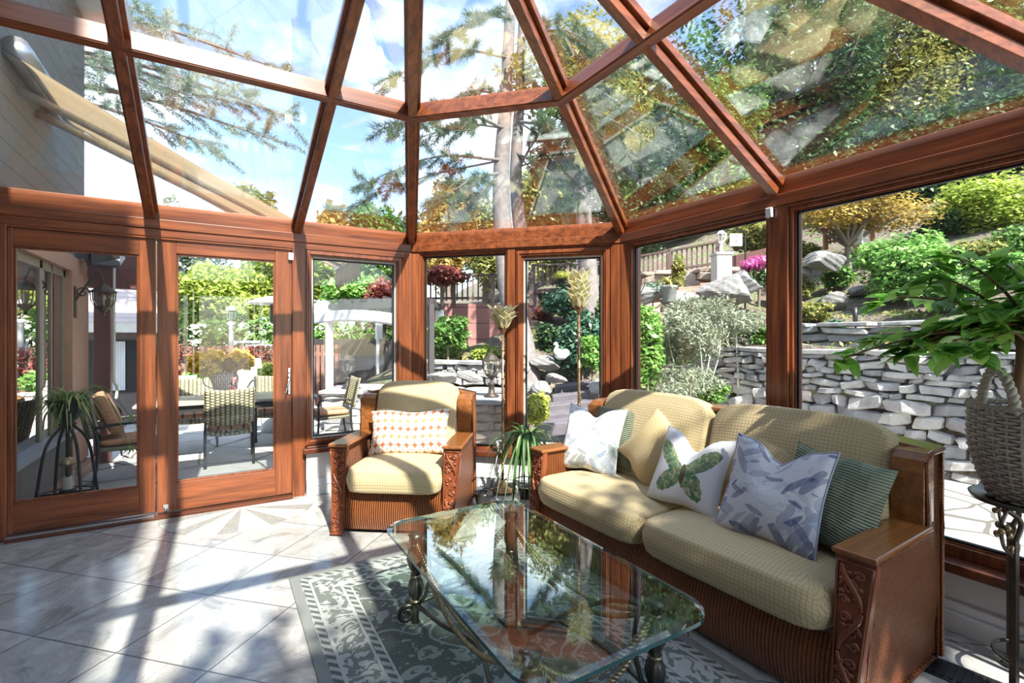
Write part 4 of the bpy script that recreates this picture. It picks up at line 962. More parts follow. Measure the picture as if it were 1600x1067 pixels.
def stone_mat(name, a, b, c):
    t = NT(name); g = t.n('ShaderNodeNewGeometry'); n = t.noise(t.co(), 7, 7, .68)
    t.col(t.mix(.75, t.ramp(g.outputs['Random Per Island'], (.1, a), (.5, b), (.9, c)), t.ramp(n, (.28, (.42, .42, .42)), (.7, (1, 1, 1))), 'MULTIPLY')); t.set(Roughness=.85); t.bump(n, .8, .03); return t.m
M['stone'] = stone_mat('grey_field_stone', (.29, .29, .305), (.44, .43, .425), (.55, .53, .50)); M['tan_stone'] = stone_mat('tan_block', (.36, .29, .24), (.47, .38, .31), (.53, .45, .38))

mb = MB(); mb.add([(-60, -30, G), (14, -30, G), (14, 90, G), (-60, 90, G)], [(0, 1, 2, 3)]); mb.add([(-60, -30, G - .1), (14, -30, G - .1), (14, 90, G - .1), (-60, 90, G - .1)], [(3, 2, 1, 0)])
struct(mb.build('patio_ground', M['flag']), 'pale flagstone patio around the conservatory', 'patio')
nx, ny = 130, 150; xs = np.linspace(-6, 32, nx); ys = np.linspace(-12, 36, ny); mb = MB()
mb.v = [(x, y, hill(x, y)) for y in ys for x in xs]; mb.f = [(j * nx + i, j * nx + i + 1, (j + 1) * nx + i + 1, (j + 1) * nx + i) for j in range(ny - 1) for i in range(nx - 1)]; mb.mi = [0] * len(mb.f)
struct(mb.build('garden_hill', M['soil'], smooth=True), 'planted garden slope rising behind the stone walls', 'hill')

# ---- stones
def stone(mb, c, sx, sy, sz, M3, jit=.16, rg=random):
    # rough block: 6x4 superquadric
    vs, fs = [], []; nu, nv = 10, 5; e = .38
    ph = [rg.uniform(0, 6.3) for _ in range(4)]; sk = rg.uniform(-.25, .25)
    def pw(a, e): return math.copysign(abs(a) ** e, a)
    for i in range(nv + 1):
        t_ = -math.pi / 2 + math.pi * i / nv
        for k in range(nu):
            a = 2 * math.pi * k / nu + .31; x = pw(math.cos(t_), e) * pw(math.cos(a), e); y = pw(math.cos(t_), e) * pw(math.sin(a), e); z = pw(math.sin(t_), e)
            q = 1 + jit * .5 * math.sin(2 * a + ph[0]) * math.cos(t_ * 2 + ph[1]) + jit * .35 * math.sin(5 * a + ph[2])
            x += sk * z * .5; z += .30 * x * math.sin(ph[3]) + .10 * math.sin(3 * x + ph[0])
            vs.append(Vector(c) + M3 @ Vector((x * sx / 2 * q, y * sy / 2 * q, z * sz / 2)))
    for i in range(nv):
        for k in range(nu): fs.append((i * nu + k, i * nu + (k + 1) % nu, (i + 1) * nu + (k + 1) % nu, (i + 1) * nu + k))
    mb.add(vs, fs)
def stone_wall(name, path, z0, z1, thick, label, m='stone', ch=(.06, .19), ln=(.14, .5), seed=1, cap=True, batter=0):
    rg = random.Random(seed); mb = MB(); P = [Vector(p) for p in path]
    for a, b in zip(P, P[1:]):
        d = b - a; Lw = d.length; ang = math.atan2(d.y, d.x); n_ = V(-d.y, d.x).normalized(); M3 = Matrix.Rotation(ang, 3, 'Z'); z = z0
        mb.obox(((a.x + b.x) / 2 , (a.y + b.y) / 2, (z0 + z1) / 2), Lw, thick * .3, z1 - z0 - .05, M=M3)
        while z < z1 - .03:
            h = min(rg.uniform(*ch), z1 - z); s_ = -rg.uniform(0, .2)
            while s_ < Lw:
                l = rg.uniform(*ln) * (.7 + 1.6 * h); c = a + d.normalized() * (s_ + l / 2); o_ = rg.uniform(-.03, .03)
                stone(mb, (c.x + n_.x * o_, c.y + n_.y * o_, z + h / 2 + rg.uniform(-.012, .012)), l * .97, thick, h * rg.uniform(.92, 1.12), M3 @ Matrix.Rotation(rg.uniform(-.16, .16), 3, 'Y'), .26, rg); s_ += l
            z += h
        if cap:
            s_ = 0
            while s_ < Lw:
                l = rg.uniform(.5, 1.0); c = a + d.normalized() * (s_ + l / 2); stone(mb, (c.x, c.y, z1 + .03), l * .98, thick * 1.25, .07, M3, .08, rg); s_ += l
    o = mb.build(name, M[m]); return struct(o, label, 'garden wall')
stone_wall('garden_wall_stone', [(6.9, -5), (6.9, 5.4), (6.75, 6.2)], G, 1.20, .36, 'tall dry stone retaining wall outside the garden windows', seed=4)
stone_wall('garden_wall_terrace', [(8.15, -4), (8.2, 4.4)], 1.25, 1.58, .4, 'low slab wall on the planted terrace above the stone retaining wall', ch=(.08, .13), ln=(.4, .9), seed=8)
stone_wall('garden_wall_bay', [(4.2, 6.72), (2.75, 7.85), (2.0, 8.8)], G, .52, .4, 'low curved stone wall below the pine, outside the corner windows', ch=(.08, .14), seed=12)
p0, p1 = at(655, 575, 8.8), at(795, 560, 8.2)
stone_wall('garden_wall_upper', [p0.xy, p1.xy], .6, .95, .4, 'second low stone wall on the slope below the red board wall', ch=(.08, .14), seed=15)
M['rock'] = stone_mat('boulder_rock', (.16, .16, .175), (.22, .22, .23), (.28, .27, .265))
def boulder(px, py, Y, s_, label, seed, flat_=.6, grp=None, dz=0):
    rg = random.Random(seed); mb = MB(); bmx = bmesh.new(); bmesh.ops.create_icosphere(bmx, subdivisions=4, radius=1); s_ = s_ * .72
    ds = [(V(rg.uniform(-1, 1), rg.uniform(-1, 1), rg.uniform(-1, 1)).normalized(), rg.uniform(.45, .8)) for _ in range(9)]
    for v in bmx.verts:
        p = v.co.copy()
        for d_, l_ in ds:
            q = p.dot(d_)
            if q > l_: p -= d_ * (q - l_) * .85
        w_ = p * 3.1; p *= 1 + .03 * math.sin(w_.x * 2 + seed) * math.sin(w_.y * 2.3) + .02 * math.sin(w_.z * 5 + w_.x * 4 + seed)
        v.co = V(p.x * s_ * 1.25, p.y * s_, p.z * s_ * flat_)
    mb.v = [tuple(v.co) for v in bmx.verts]; mb.f = [tuple(q.index for q in f_.verts) for f_ in bmx.faces]; mb.mi = [0] * len(mb.f); bmx.free()
    o = mb.build('boulder', M['rock'], smooth=False); p = at(px, py, Y); o.location = p; o.rotation_euler = (rg.uniform(-.2, .2), rg.uniform(-.2, .2), rg.uniform(0, 6)); tag(o, label, 'boulder', grp); return o
BO = [(1382, 492, 9.0, .34, 'smooth rounded grey boulder on the terrace above the stone wall'), (1285, 410, 10.2, .62, 'big sunlit white grey boulder below the young maple'), (1245, 425, 10.4, .40, 'grey block boulder left of the big white boulder'),
      (1130, 455, 8.9, .62, 'large blue grey craggy boulder on the slope left of the window post'), (1000, 462, 8.6, .55, 'blue grey craggy boulder beside the corner post lantern'), (1065, 468, 8.7, .45, 'grey boulder between the two craggy boulders'),
      (1160, 440, 8.9, .45, 'grey boulder under the pink mums'), (852, 566, 8.2, .38, 'flat grey boulder beside the pine trunk'), (868, 592, 7.6, .22, 'squarish pale rock at the top of the garden steps'), (846, 608, 7.2, .24, 'rounded rock on the left edge of the garden steps'),
      (818, 606, 7.4, .30, 'long pale rock at the foot of the pine'), (1250, 549, 7.5, .28, 'long low stone on the wall top behind the window post'), (1345, 529, 8.0, .42, 'flat pale slab rock beside the garden light'), (1500, 330, 12.0, .55, 'pale block boulder below the dark hedge, right of the maple'),
      (1445, 340, 12.4, .42, 'pale square boulder on the upper slope behind the bright shrub'), (1560, 445, 9.6, .40, 'grey rock on the slope behind the indoor tree'), (1100, 610, 7.15, .36, 'mossy oval rock at the foot of the stone wall behind the sofa'), (935, 606, 7.4, .30, 'grey rock right of the garden steps'),
      (1520, 415, 10.4, .5, 'pale grey rock half way up the slope behind the indoor tree'), (1475, 372, 11.2, .45, 'grey rock right of the bright shrub top'), (1590, 378, 11, .5, 'grey rock at the right edge below the lime shrub'), (1300, 470, 9.2, .35, 'brown grey rock in the mulch left of the rounded boulder'), (1345, 455, 9.6, .3, 'small grey rock under the bright shrub'), (1415, 520, 8.2, .3, 'low grey rock on the terrace near the rounded boulder'), (690, 590, 8.2, .3, 'pale rock on the low stone wall behind the armchair'), (735, 588, 7.3, .24, 'pale rock on the low stone wall beside the pillar lantern')]
for k, (px, py, Y, s_, lb) in enumerate(BO): boulder(px, py, Y, s_, lb, 100 + k, .55 + .2 * (k % 3 == 0), 'garden boulders')

# ---- leaves
def leaf_cloud(name, blobs, n, size, m, parent=None, seed=0, flat_=.35, hollow=.35, asp=.5):
    """blobs: (x, y, z, rx, ry, rz); n small diamond leaves spread through them, denser near the outside"""
    g = np.random.default_rng(seed); B = np.array(blobs, float); vol = B[:, 3] * B[:, 4] * B[:, 5]; idx = g.choice(len(B), n, p=vol / vol.sum())
    u = g.normal(size=(n, 3)); u /= np.linalg.norm(u, axis=1, keepdims=True); r = (hollow + (1 - hollow) * g.random(n)) ** .7
    u2 = u * (1 + .22 * np.sin(u[:, [0]] * 7 + idx[:, None]) * np.sin(u[:, [2]] * 6 + idx[:, None] * 2))
    p = B[idx, :3] + u2 * r[:, None] * B[idx, 3:]
    nrm = g.normal(size=(n, 3)) * (1 - flat_) + u * .5; nrm[:, 2] = np.abs(nrm[:, 2]) + flat_; nrm /= np.linalg.norm(nrm, axis=1, keepdims=True)
    a = np.cross(nrm, g.normal(size=(n, 3))); a /= np.linalg.norm(a, axis=1, keepdims=True); b = np.cross(nrm, a); s_ = (size * (.6 + .8 * g.random(n)))[:, None]
    v = np.stack([p - a * s_, p - b * s_ * asp + nrm * s_ * .12, p + a * s_, p + b * s_ * asp + nrm * s_ * .12], 1).reshape(-1, 3)
    return quads(name, v, m, parent)
def quads(name, v, m, parent=None, k=4):
    nf = len(v) // k; me = bpy.data.meshes.new(name); me.vertices.add(len(v)); me.vertices.foreach_set('co', v.astype(np.float32).ravel())
    me.loops.add(nf * k); me.loops.foreach_set('vertex_index', np.arange(nf * k, dtype=np.int32)); me.polygons.add(nf); me.polygons.foreach_set('loop_start', np.arange(0, nf * k, k, dtype=np.int32))
    me.materials.append(m); me.update(calc_edges=True); me.validate(); o = bpy.data.objects.new(name, me); COL.objects.link(o)
    if parent: o.parent = parent
    return o
LM = {
 'lime': leaf_mat('lime_leaves', (.17, .26, .03), (.36, .46, .07), (.58, .62, .18), .45), 'green': leaf_mat('green_leaves', (.045, .12, .025), (.12, .26, .05), (.28, .42, .11), .4),
 'bright': leaf_mat('bright_leaves', (.09, .24, .04), (.22, .44, .09), (.50, .66, .25), .45), 'dark': leaf_mat('dark_leaves', (.018, .05, .02), (.05, .11, .035), (.11, .19, .07), .3),
 'autumn': leaf_mat('autumn_leaves', (.28, .20, .05), (.46, .32, .08), (.55, .46, .16), .45), 'olive': leaf_mat('olive_leaves', (.10, .13, .03), (.26, .28, .07), (.45, .40, .13), .4),
 'red': leaf_mat('red_maple_leaves', (.16, .03, .03), (.32, .07, .06), (.42, .15, .10), .4), 'silver': leaf_mat('silver_leaves', (.12, .15, .09), (.26, .29, .19), (.43, .44, .33), .35),
 'needle': leaf_mat('pine_needles', (.03, .07, .035), (.08, .14, .07), (.17, .23, .13), .2), 'blue': leaf_mat('blue_green_leaves', (.03, .09, .06), (.07, .17, .10), (.14, .26, .15), .25),
 'yellow': leaf_mat('yellow_leaves', (.36, .40, .05), (.56, .58, .10), (.70, .68, .24), .45), 'pink': leaf_mat('pink_petals', (.45, .04, .22), (.60, .12, .36), (.70, .25, .45), .3), 'hyd': leaf_mat('hydrangea_petals', (.75, .55, .06), (.92, .74, .14), (.75, .42, .12), .3), 'grey': leaf_mat('grey_evergreen', (.10, .16, .11), (.24, .32, .24), (.42, .48, .38), .3)}
M['bark'] = flat('grey_brown_bark', (.17, .13, .105), .9, vary=.3, sc=16, bump=.9); M['bark_grey'] = flat('grey_pine_bark', (.19, .165, .16), .9, vary=.35, sc=11, bump=1.0)
def tree(name, base, blobs, n, size, leaf, label, r=.09, lean=(0, 0), bark='bark', grp=None, seed=0, flat_=.35, kind='tree', fork=None, asp=.5, hollow=.35):
    """base on the ground; blobs relative to base"""
    t = thing(name, base, 0, label, kind, grp); rg = random.Random(seed); mb = MB(); zt = max(b[2] for b in blobs); zf = fork if fork is not None else min(b[2] - b[5] * .4 for b in blobs)
    f_ = V(lean[0], lean[1], zf); mb.tube(curve([(0, 0, -.15), f_ * .5 + V(rg.uniform(-.04, .04), rg.uniform(-.04, .04), 0), f_], 6), [r * (1.15 - .35 * k / 12) for k in range(13)], 9)
    for b in blobs:
        for q in range(3 if kind == 'tree' else 1):
            c = V(b[0] + rg.uniform(-.5, .5) * b[3], b[1] + rg.uniform(-.5, .5) * b[4], b[2] + rg.uniform(-.3, .6) * b[5]); pts = curve([f_, f_.lerp(c, .5) + V(rg.uniform(-.1, .1), rg.uniform(-.1, .1), .12 * b[5]), c], 5)
            mb.tube(pts, [max(.006, r * (.62 - .5 * k / (len(pts) - 1))) for k in range(len(pts))], 7)
    mb.build('trunk' if kind == 'tree' else 'stems', M[bark], t, smooth=True); leaf_cloud('leaves', blobs, n, size, LM[leaf], t, seed, flat_, hollow, asp); return t
def ground_at(px, Y): p = at(px, CY, Y); return V(p.x, p.y, max(G, hill(p.x, p.y)))
def tree_px(name, px, Y, top, wid, low, n, size, leaf, label, r=.09, nb=6, seed=0, **k):
    """a crown seen at column px, its top at row top and its underside at row low, wid pixels wide"""
    if Y is None: q_ = onhill(px, low + 4, 6.0); Y = (q_.xy.length if 0 else (_s * q_.x + _c * q_.y))
    b = ground_at(px, Y); zt = CZ - (top - CY) / FPX * Y; zl = CZ - (low - CY) / FPX * Y; w = wid / FPX * Y / 2; rg = random.Random(seed + 50); h = (zt - zl) / 2; zc = (zt + zl) / 2 - b.z; bl = [(0, 0, zc, w * .72, w * .72, h * .85)]
    for q in range(nb):
        a = q * 6.283 / nb + rg.uniform(-.4, .4); f_ = rg.uniform(.35, .62); rr = rg.uniform(.34, .52); bl.append((w * f_ * math.cos(a), w * f_ * math.sin(a), zc + rg.uniform(-.55, .55) * h, w * rr, w * rr, h * rg.uniform(.3, .5)))
    return tree(name, b, bl, n, size, leaf, label, r, seed=seed, **k)
GT = 'trees beyond the garden'
# beyond the patio
tree_px('leafy_tree', 335, 13.5, 405, 190, 520, 15000, 0.07, 'lime', 'sunlit lime green tree behind the patio fence, seen through the hinged door', .12, seed=1, grp=GT)
tree_px('leafy_tree', 450, 15.5, 372, 200, 500, 6000, .11, 'lime', 'second lime green tree right of the patio heater', .12, seed=2, grp=GT)
tree_px('evergreen_tree', 285, 17, 300, 150, 520, 6000, .11, 'grey', 'grey green evergreen at the left behind the lime green tree', .16, seed=3, grp=GT)
tree_px('leafy_tree', 400, 21, 283, 95, 420, 3500, .16, 'olive', 'distant olive tree low in the lower roof pane above the hinged door', .2, seed=4, grp=GT)
tree_px('leafy_tree', 578, 20, 300, 100, 470, 14000, 0.09, 'green', 'round green tree in the lower roof pane left of the corner hip', .2, seed=5, grp=GT)
tree_px('leafy_tree', 520, 18.5, 306, 62, 420, 3000, .13, 'autumn', 'small golden autumn tree touching the round green tree', .15, seed=6, grp=GT)
tree_px('leafy_tree', 560, 13, 420, 110, 500, 5000, .09, 'bright', 'bright green tree over the pergola, seen through the narrow window', .1, seed=7, grp=GT)
tree_px('leafy_tree', 700, 17, 268, 115, 460, 16000, 0.075, 'autumn', 'tall golden autumn tree behind the deck rail, left of the pine', .18, seed=8, grp=GT)
tree_px('leafy_tree', 760, 20, 300, 130, 460, 12000, 0.09, 'olive', 'olive and yellow tree behind the pine trunk', .18, seed=9, grp=GT)
tree_px('leafy_tree', 860, 18, 210, 150, 470, 16000, 0.09, 'olive', 'tall olive tree right of the pine', .2, seed=10, grp=GT)
tree_px('evergreen_tree', 985, 16, 60, 190, 440, 26000, 0.08, 'dark', 'tall dark evergreen behind the angled slope of the roof', .22, seed=11, grp=GT)
tree_px('leafy_tree', 1110, 17, 90, 200, 400, 24000, 0.085, 'green', 'tall green tree behind the right roof slope above the far sofa', .22, seed=12, grp=GT)
tree_px('evergreen_tree', 1260, 18, -60, 240, 380, 26000, 0.095, 'dark', 'tall dark tree at the top of the slope above the window post', .25, seed=13, grp=GT)
tree_px('leafy_tree', 1400, 19, -120, 240, 330, 26000, 0.1, 'olive', 'tall olive green tree above the right window', .25, seed=14, grp=GT)
tree_px('leafy_tree', 1580, 18, -150, 260, 300, 24000, 0.1, 'green', 'tall green tree at the far right of the slope', .25, seed=15, grp=GT)
tree_px('evergreen_tree', 1060, 21, 60, 460, 430, 20000, 0.12, 'dark', 'broad dark evergreen mass behind the upper railing', .25, seed=16, grp=GT)
tree_px('evergreen_tree', 630, 24, 330, 160, 470, 5000, .2, 'dark', 'far dark tree between the round green tree and the golden tree', .2, seed=17, grp=GT)
# on the slope
tree_px('young_maple', 1325, 11.0, 270, 225, 372, 6500, .055, 'autumn', 'young golden maple with dark forked trunk on the upper slope', .075, seed=20, fork=.7, flat_=.6)
tree_px('garden_shrub', 1420, None, 358, 165, 474, 7500, .05, 'bright', 'large bright green shrub in the middle of the slope', .03, seed=21, kind='shrub', flat_=.5)
tree_px('garden_shrub', 1560, 10.6, 258, 210, 395, 6500, .07, 'lime', 'tall lime leaved shrub at the right edge of the slope', .035, seed=22, kind='shrub', flat_=.6)
tree_px('japanese_maple', 690, 10.2, 415, 95, 448, 3200, .05, 'red', 'red leaved maple before the deck rail, left in the angled window', .05, seed=23)
tree_px('japanese_maple', 600, 11.5, 425, 75, 520, 3000, .05, 'red', 'red leaved maple beside the pergola seen in the narrow window', .05, seed=24)
tree_px('lace_leaf_shrub', 1085, 6.6, 452, 140, 580, 7500, .032, 'silver', 'silvery lace leaved weeping shrub on pale crooked stem', .028, seed=25, kind='shrub', bark='bark_pale', asp=.28, flat_=.2, fork=.5)
tree_px('lace_leaf_shrub', 1150, 7.4, 478, 110, 530, 2600, .035, 'silver', 'silvery shrub spilling over the top of the stone wall', .02, seed=26, kind='shrub', bark='bark_pale', asp=.28)
tree_px('lace_leaf_shrub', 1075, 6.2, 565, 140, 625, 3000, .028, 'silver', 'low silvery shrub at the foot of the stone wall, just over the sofa back', .02, seed=27, kind='shrub', bark='bark_pale', asp=.3)
tree_px('garden_shrub', 1012, 6.4, 470, 62, 620, 3600, .05, 'bright', 'bright green shrub beside the corner post, behind the far sofa end', .02, seed=28, kind='shrub')
tree_px('garden_shrub', 908, 8.4, 478, 90, 585, 5000, .05, 'blue', 'dark blue green shrub behind the taller floor lamp', .03, seed=29, kind='shrub')
tree_px('garden_shrub', 925, 7.4, 520, 50, 580, 2200, .045, 'bright', 'small bright shrub right of the taller floor lamp', .02, seed=30, kind='shrub')
tree_px('garden_shrub', 862, 9.4, 505, 60, 565, 2200, .05, 'dark', 'dark green shrub beside the pine trunk', .02, seed=31, kind='shrub')
tree_px('garden_shrub', 838, 5.9, 612, 46, 668, 2300, .035, 'yellow', 'rounded yellow green shrub outside the opening corner window', .015, seed=32, kind='shrub')
tree_px('garden_shrub', 700, 8.8, 492, 80, 545, 2600, .055, 'green', 'green shrub in front of the red board wall', .02, seed=33, kind='shrub')
tree_px('garden_shrub', 760, 9.2, 538, 60, 562, 1200, .04, 'lime', 'low creeping green at the base of the red board wall', .012, seed=34, kind='shrub')
tree_px('dwarf_shrub', 1303, 8.05, 497, 38, 532, 1900, .03, 'blue', 'dwarf blue green mound shrub on the terrace', .015, seed=35, kind='shrub', hollow=.6)
tree_px('dwarf_shrub', 1370, 7.6, 515, 60, 545, 1500, .03, 'lime', 'low lime ground plant on the wall top by the garden light', .012, seed=36, kind='shrub')
tree_px('dwarf_shrub', 1250, None, 432, 50, 470, 1300, .04, 'olive', 'olive bush below the grey block boulder', .015, seed=37, kind='shrub')
tree_px('dwarf_shrub', 1110, 6.1, 600, 60, 632, 1600, .032, 'green', 'green low bush peeping over the sofa back', .012, seed=38, kind='shrub')
tree_px('dwarf_shrub', 1460, 8.2, 505, 110, 540, 2200, .035, 'olive', 'spreading olive ground plant on the terrace behind the indoor tree', .015, seed=39, kind='shrub')
tree_px('garden_shrub', 1060, 9.6, 395, 26, 450, 900, .05, 'olive', 'feathery olive plume in front of the tan block wall', .015, seed=40, kind='shrub')
EX = [('evergreen_tree', 1470, 14.0, 240, 170, 352, 7000, .07, 'dark', 'dark clipped evergreen at the top of the slope right of the young maple', .08), ('garden_shrub', 1540, None, 370, 90, 418, 2200, .05, 'olive', 'olive bush under the lime shrub at the right edge', .015), ('garden_shrub', 1590, None, 350, 90, 405, 2200, .055, 'green', 'green bush at the far right edge of the slope', .018), ('garden_shrub', 1480, None, 385, 60, 425, 1500, .05, 'silver', 'grey leaved bush behind the bright green shrub', .012), ('garden_shrub', 1258, None, 375, 60, 415, 1500, .05, 'olive', 'olive bush under the left side of the young maple', .015), ('garden_shrub', 1265, None, 470, 70, 505, 1400, .045, 'olive', 'low olive bush right of the window post, above the terrace wall', .012), ('garden_shrub', 1485, None, 430, 120, 485, 3200, .05, 'green', 'mid green bush behind the indoor tree on the slope', .018),
      ('garden_shrub', 1560, None, 395, 110, 450, 2600, .05, 'bright', 'bright bush at the right edge of the slope below the lime shrub', .018), ('garden_shrub', 1310, None, 415, 60, 452, 1500, .05, 'green', 'small green bush at the foot of the young maple', .015),
      ('garden_shrub', 1470, None, 335, 70, 372, 1600, .055, 'dark', 'dark bush below the plum brown board wall', .018), ('garden_shrub', 1215, 9.6, 385, 80, 440, 2600, .05, 'olive', 'olive bush behind the window post, right of the pink mums', .02),
      ('garden_shrub', 1185, 10.9, 340, 110, 395, 3400, .06, 'olive', 'yellow olive tree over the brown board wall right of the gate pillar', .03), ('garden_shrub', 1020, 9.2, 440, 60, 470, 1200, .05, 'grey', 'grey green bush before the red steps', .015),
      ('garden_shrub', 1105, 8.0, 500, 120, 548, 2600, .04, 'silver', 'silvery bush at the middle of the slope left of the window post', .015), ('garden_shrub', 1190, 7.8, 505, 70, 540, 1500, .04, 'green', 'green bush on the wall top left of the window post', .015),
      ('garden_shrub', 690, 9.4, 510, 90, 560, 2200, .05, 'bright', 'bright fern like bush before the red board wall behind the armchair', .015), ('garden_shrub', 890, 10.2, 440, 110, 500, 3600, .06, 'blue', 'blue green bush below the brown deck platform', .02),
      ('garden_shrub', 848, 11, 480, 60, 540, 1800, .06, 'red', 'reddish bush between the pine trunk and the deck', .02), ('garden_shrub', 1060, 7.3, 520, 90, 575, 2400, .045, 'green', 'deep green bush behind the silvery weeping shrub', .015),
      ('garden_shrub', 940, 9.6, 452, 60, 540, 2400, .05, 'green', 'green bush left of the corner post behind the lamp', .02)]
for k, e in enumerate(EX): tree_px(*e, seed=300 + k, kind='tree' if 'tree' in e[0] else 'shrub')
o = leaf_cloud('clipped_hedge', [(x, 13.0, .9, .9, .5, 1.1) for x in np.linspace(-.4, 4.5, 8)], 7000, .09, LM['green'], None, 78); tag(o, 'green hedge behind the picket fence', 'hedge', kind='stuff')
o = leaf_cloud('ground_cover', [(x, y, hill(x, y) + .02, .35, .35, .10) for x, y in [(RNG.uniform(7.2, 14), RNG.uniform(-2, 9)) for _ in range(70)] + [(RNG.uniform(3.2, 8), RNG.uniform(6.6, 12)) for _ in range(50)] if hill(x, y) > 0], 9000, .045, LM['olive'], None, 79); tag(o, 'patchy low ground plants over the slope', 'ground cover', kind='stuff')
# trailing plants over the wall face
def trail(px, py, Y, w, h, label, seed):
    t = thing('trailing_plant', at(px, py, Y), 0, label, 'plant'); bl = []; rg = random.Random(seed); s_ = Y / FPX
    for k in range(9): x = rg.uniform(-.5, .5) * w * s_; bl.append((x * .52, -x * .85, -rg.uniform(0, h) * s_, .05, .05, .10))
    bl.append((0, 0, .03, w * s_ * .45, w * s_ * .45, .06)); leaf_cloud('leaves', bl, 900, .022, LM['silver'], t, seed)
trail(1312, 560, 7.05, 46, 50, 'silver trailing plant hanging over the stone wall right of the window post', 1)
trail(1500, 560, 5.95, 40, 50, 'silver trailing plant hanging over the stone wall behind the indoor tree', 2)
trail(1172, 550, 7.6, 26, 60, 'silver trailing plant hanging over the stone wall left of the window post', 3)
# hedge along the top of the slope
pA, pB = at(1395, 330, 14.5), at(1560, 300, 13.0)
o = leaf_cloud('dark_hedge', [((pA.x + (pB.x - pA.x) * q), pA.y + (pB.y - pA.y) * q, hill(pA.x, pA.y) + 1.4, .8, .8, 1.3) for q in np.linspace(-.6, 1.3, 9)], 9000, .10, LM['dark'], None, 77); tag(o, 'dark clipped hedge along the top of the slope', 'hedge', kind='stuff')

# ---- pines
def needles(name, tips, m, parent, Ln=.11, per=26, seed=0):
    g = np.random.default_rng(seed); T = np.array([list(p) + list(d) for p, d in tips]); n = len(T) * per; I = np.repeat(np.arange(len(T)), per)
    d = T[I, 3:] * .55 + g.normal(size=(n, 3)) * .6; d /= np.linalg.norm(d, axis=1, keepdims=True); p = T[I, :3] + g.normal(size=(n, 3)) * .02; s_ = np.cross(d, g.normal(size=(n, 3))); s_ /= np.linalg.norm(s_, axis=1, keepdims=True)
    q = p + d * (Ln * (.7 + .6 * g.random((n, 1)))); v = np.stack([p - s_ * .0045, p + s_ * .0045, q], 1).reshape(-1, 3); return quads(name, v, m, parent, 3)
def bough(mb, tips, a, b, sag, r, rg, twigs=14, tl=.55):
    pts = curve([a, a.lerp(b, .5) + V(0, 0, sag), b], 9); mb.tube(pts, [max(.006, r * (1 - .85 * k / (len(pts) - 1))) for k in range(len(pts))], 6)
    for k in range(twigs):
        i = int(len(pts) * (.25 + .75 * k / twigs)); i = min(i, len(pts) - 2); T = (pts[i + 1] - pts[i]).normalized(); sd = T.cross(V(0, 0, 1)).normalized() * (1 if k % 2 else -1)
        d = (T * .6 + sd * rg.uniform(.4, 1) + V(0, 0, rg.uniform(-.5, .35))).normalized(); L_ = tl * rg.uniform(.5, 1.1); e = pts[i] + d * L_; mb.tube([pts[i], pts[i] + d * L_ * .5 + V(0, 0, .03), e], [.007, .005, .003], 5)
        for q in np.linspace(.25, 1, 7): tips.append((pts[i] + d * L_ * q, d))
pt = thing('pine_tree', (0, 0, 0), 0, 'big leaning pine with two grey trunks outside the corner windows', 'tree'); rg = random.Random(9)
b0 = onhill(826, 605); mb = MB(); t1 = [b0 - V(0, 0, .2), at(815, 540, 8.45), at(794, 440, 8.5), at(783, 300, 8.7), at(790, 160, 9.0), at(800, -40, 9.4)]
mb.tube(curve(t1, 8), list(np.linspace(.26, .09, 41)), 12); t2 = [at(806, 500, 8.6), at(815, 400, 8.9), at(806, 280, 9.1), at(812, 150, 9.4), at(818, 0, 9.8)]
mb.tube(curve(t2, 8), list(np.linspace(.15, .08, 33)), 10); mb.build('trunk', M['bark_grey'], pt, smooth=True)
mb = MB(); tips = []
for (p_, q_, Ya, Yb, sg) in (((785, 250), (560, 290), 8.7, 7.6, .25), ((787, 200), (600, 200), 8.8, 7.4, .3), ((784, 270), (690, 310), 8.7, 7.6, .1), ((790, 150), (665, 185), 9, 7.4, .25), ((808, 240), (905, 320), 9.1, 8.2, .15), ((810, 190), (930, 250), 9.2, 8.0, .2), ((815, 120), (1010, 190), 9.4, 7.6, .3), ((812, 260), (870, 200), 9.2, 8.4, .2), ((795, 90), (600, 130), 9.1, 7.2, .3), ((815, 60), (960, 90), 9.6, 7.8, .3), ((800, 30), (700, 60), 9.4, 7.6, .2), ((815, 160), (1080, 260), 9.4, 8.4, .3)):
    bough(mb, tips, at(*p_, Ya), at(*q_, Yb), sg, .03, rg, 20)
    if rg.random() < .75: bough(mb, tips, at(*p_, Ya), at(q_[0] + rg.uniform(-60, 60), q_[1] + rg.uniform(15, 60), Yb + .5), sg * .5, .02, rg, 16, .45)
mb.build('branches', M['bark_grey'], pt, smooth=True); needles('needles', tips, LM['needle'], pt, .12, 24, 3)
q0 = ground_at(922, 9.6); ot = thing('old_tree', q0, 0, 'thick pale trunked old tree behind the taller lamp shade', 'tree'); mb = MB(); q1 = at(918, 420, 9.6) - q0; q2 = at(905, 250, 9.9) - q0
mb.tube(curve([(0, 0, -.3), q1, q2], 8), [.27, .25, .23, .22, .21, .205, .20, .195, .19, .185, .18, .17, .16, .15, .14, .13, .12], 12)
for bx, bz in ((-.9, 1.2), (.8, 1.5), (.3, 2.0)): mb.tube(curve([q1.lerp(q2, .7), q2 + V(bx * .5, bx * .2, bz * .3), q2 + V(bx, bx * .4, bz)], 6), [.08 - .005 * k for k in range(13)], 8)
mb.build('trunk', M['bark_grey'], ot, smooth=True); leaf_cloud('leaves', [tuple(q2 + V(a_, b_, c_)) + (1.0, .9, .8) for a_, b_, c_ in ((-.9, -.2, 1.3), (.8, .3, 1.6), (.2, .1, 2.3), (.3, -.5, .9))], 7000, .06, LM['olive'], ot, 91)
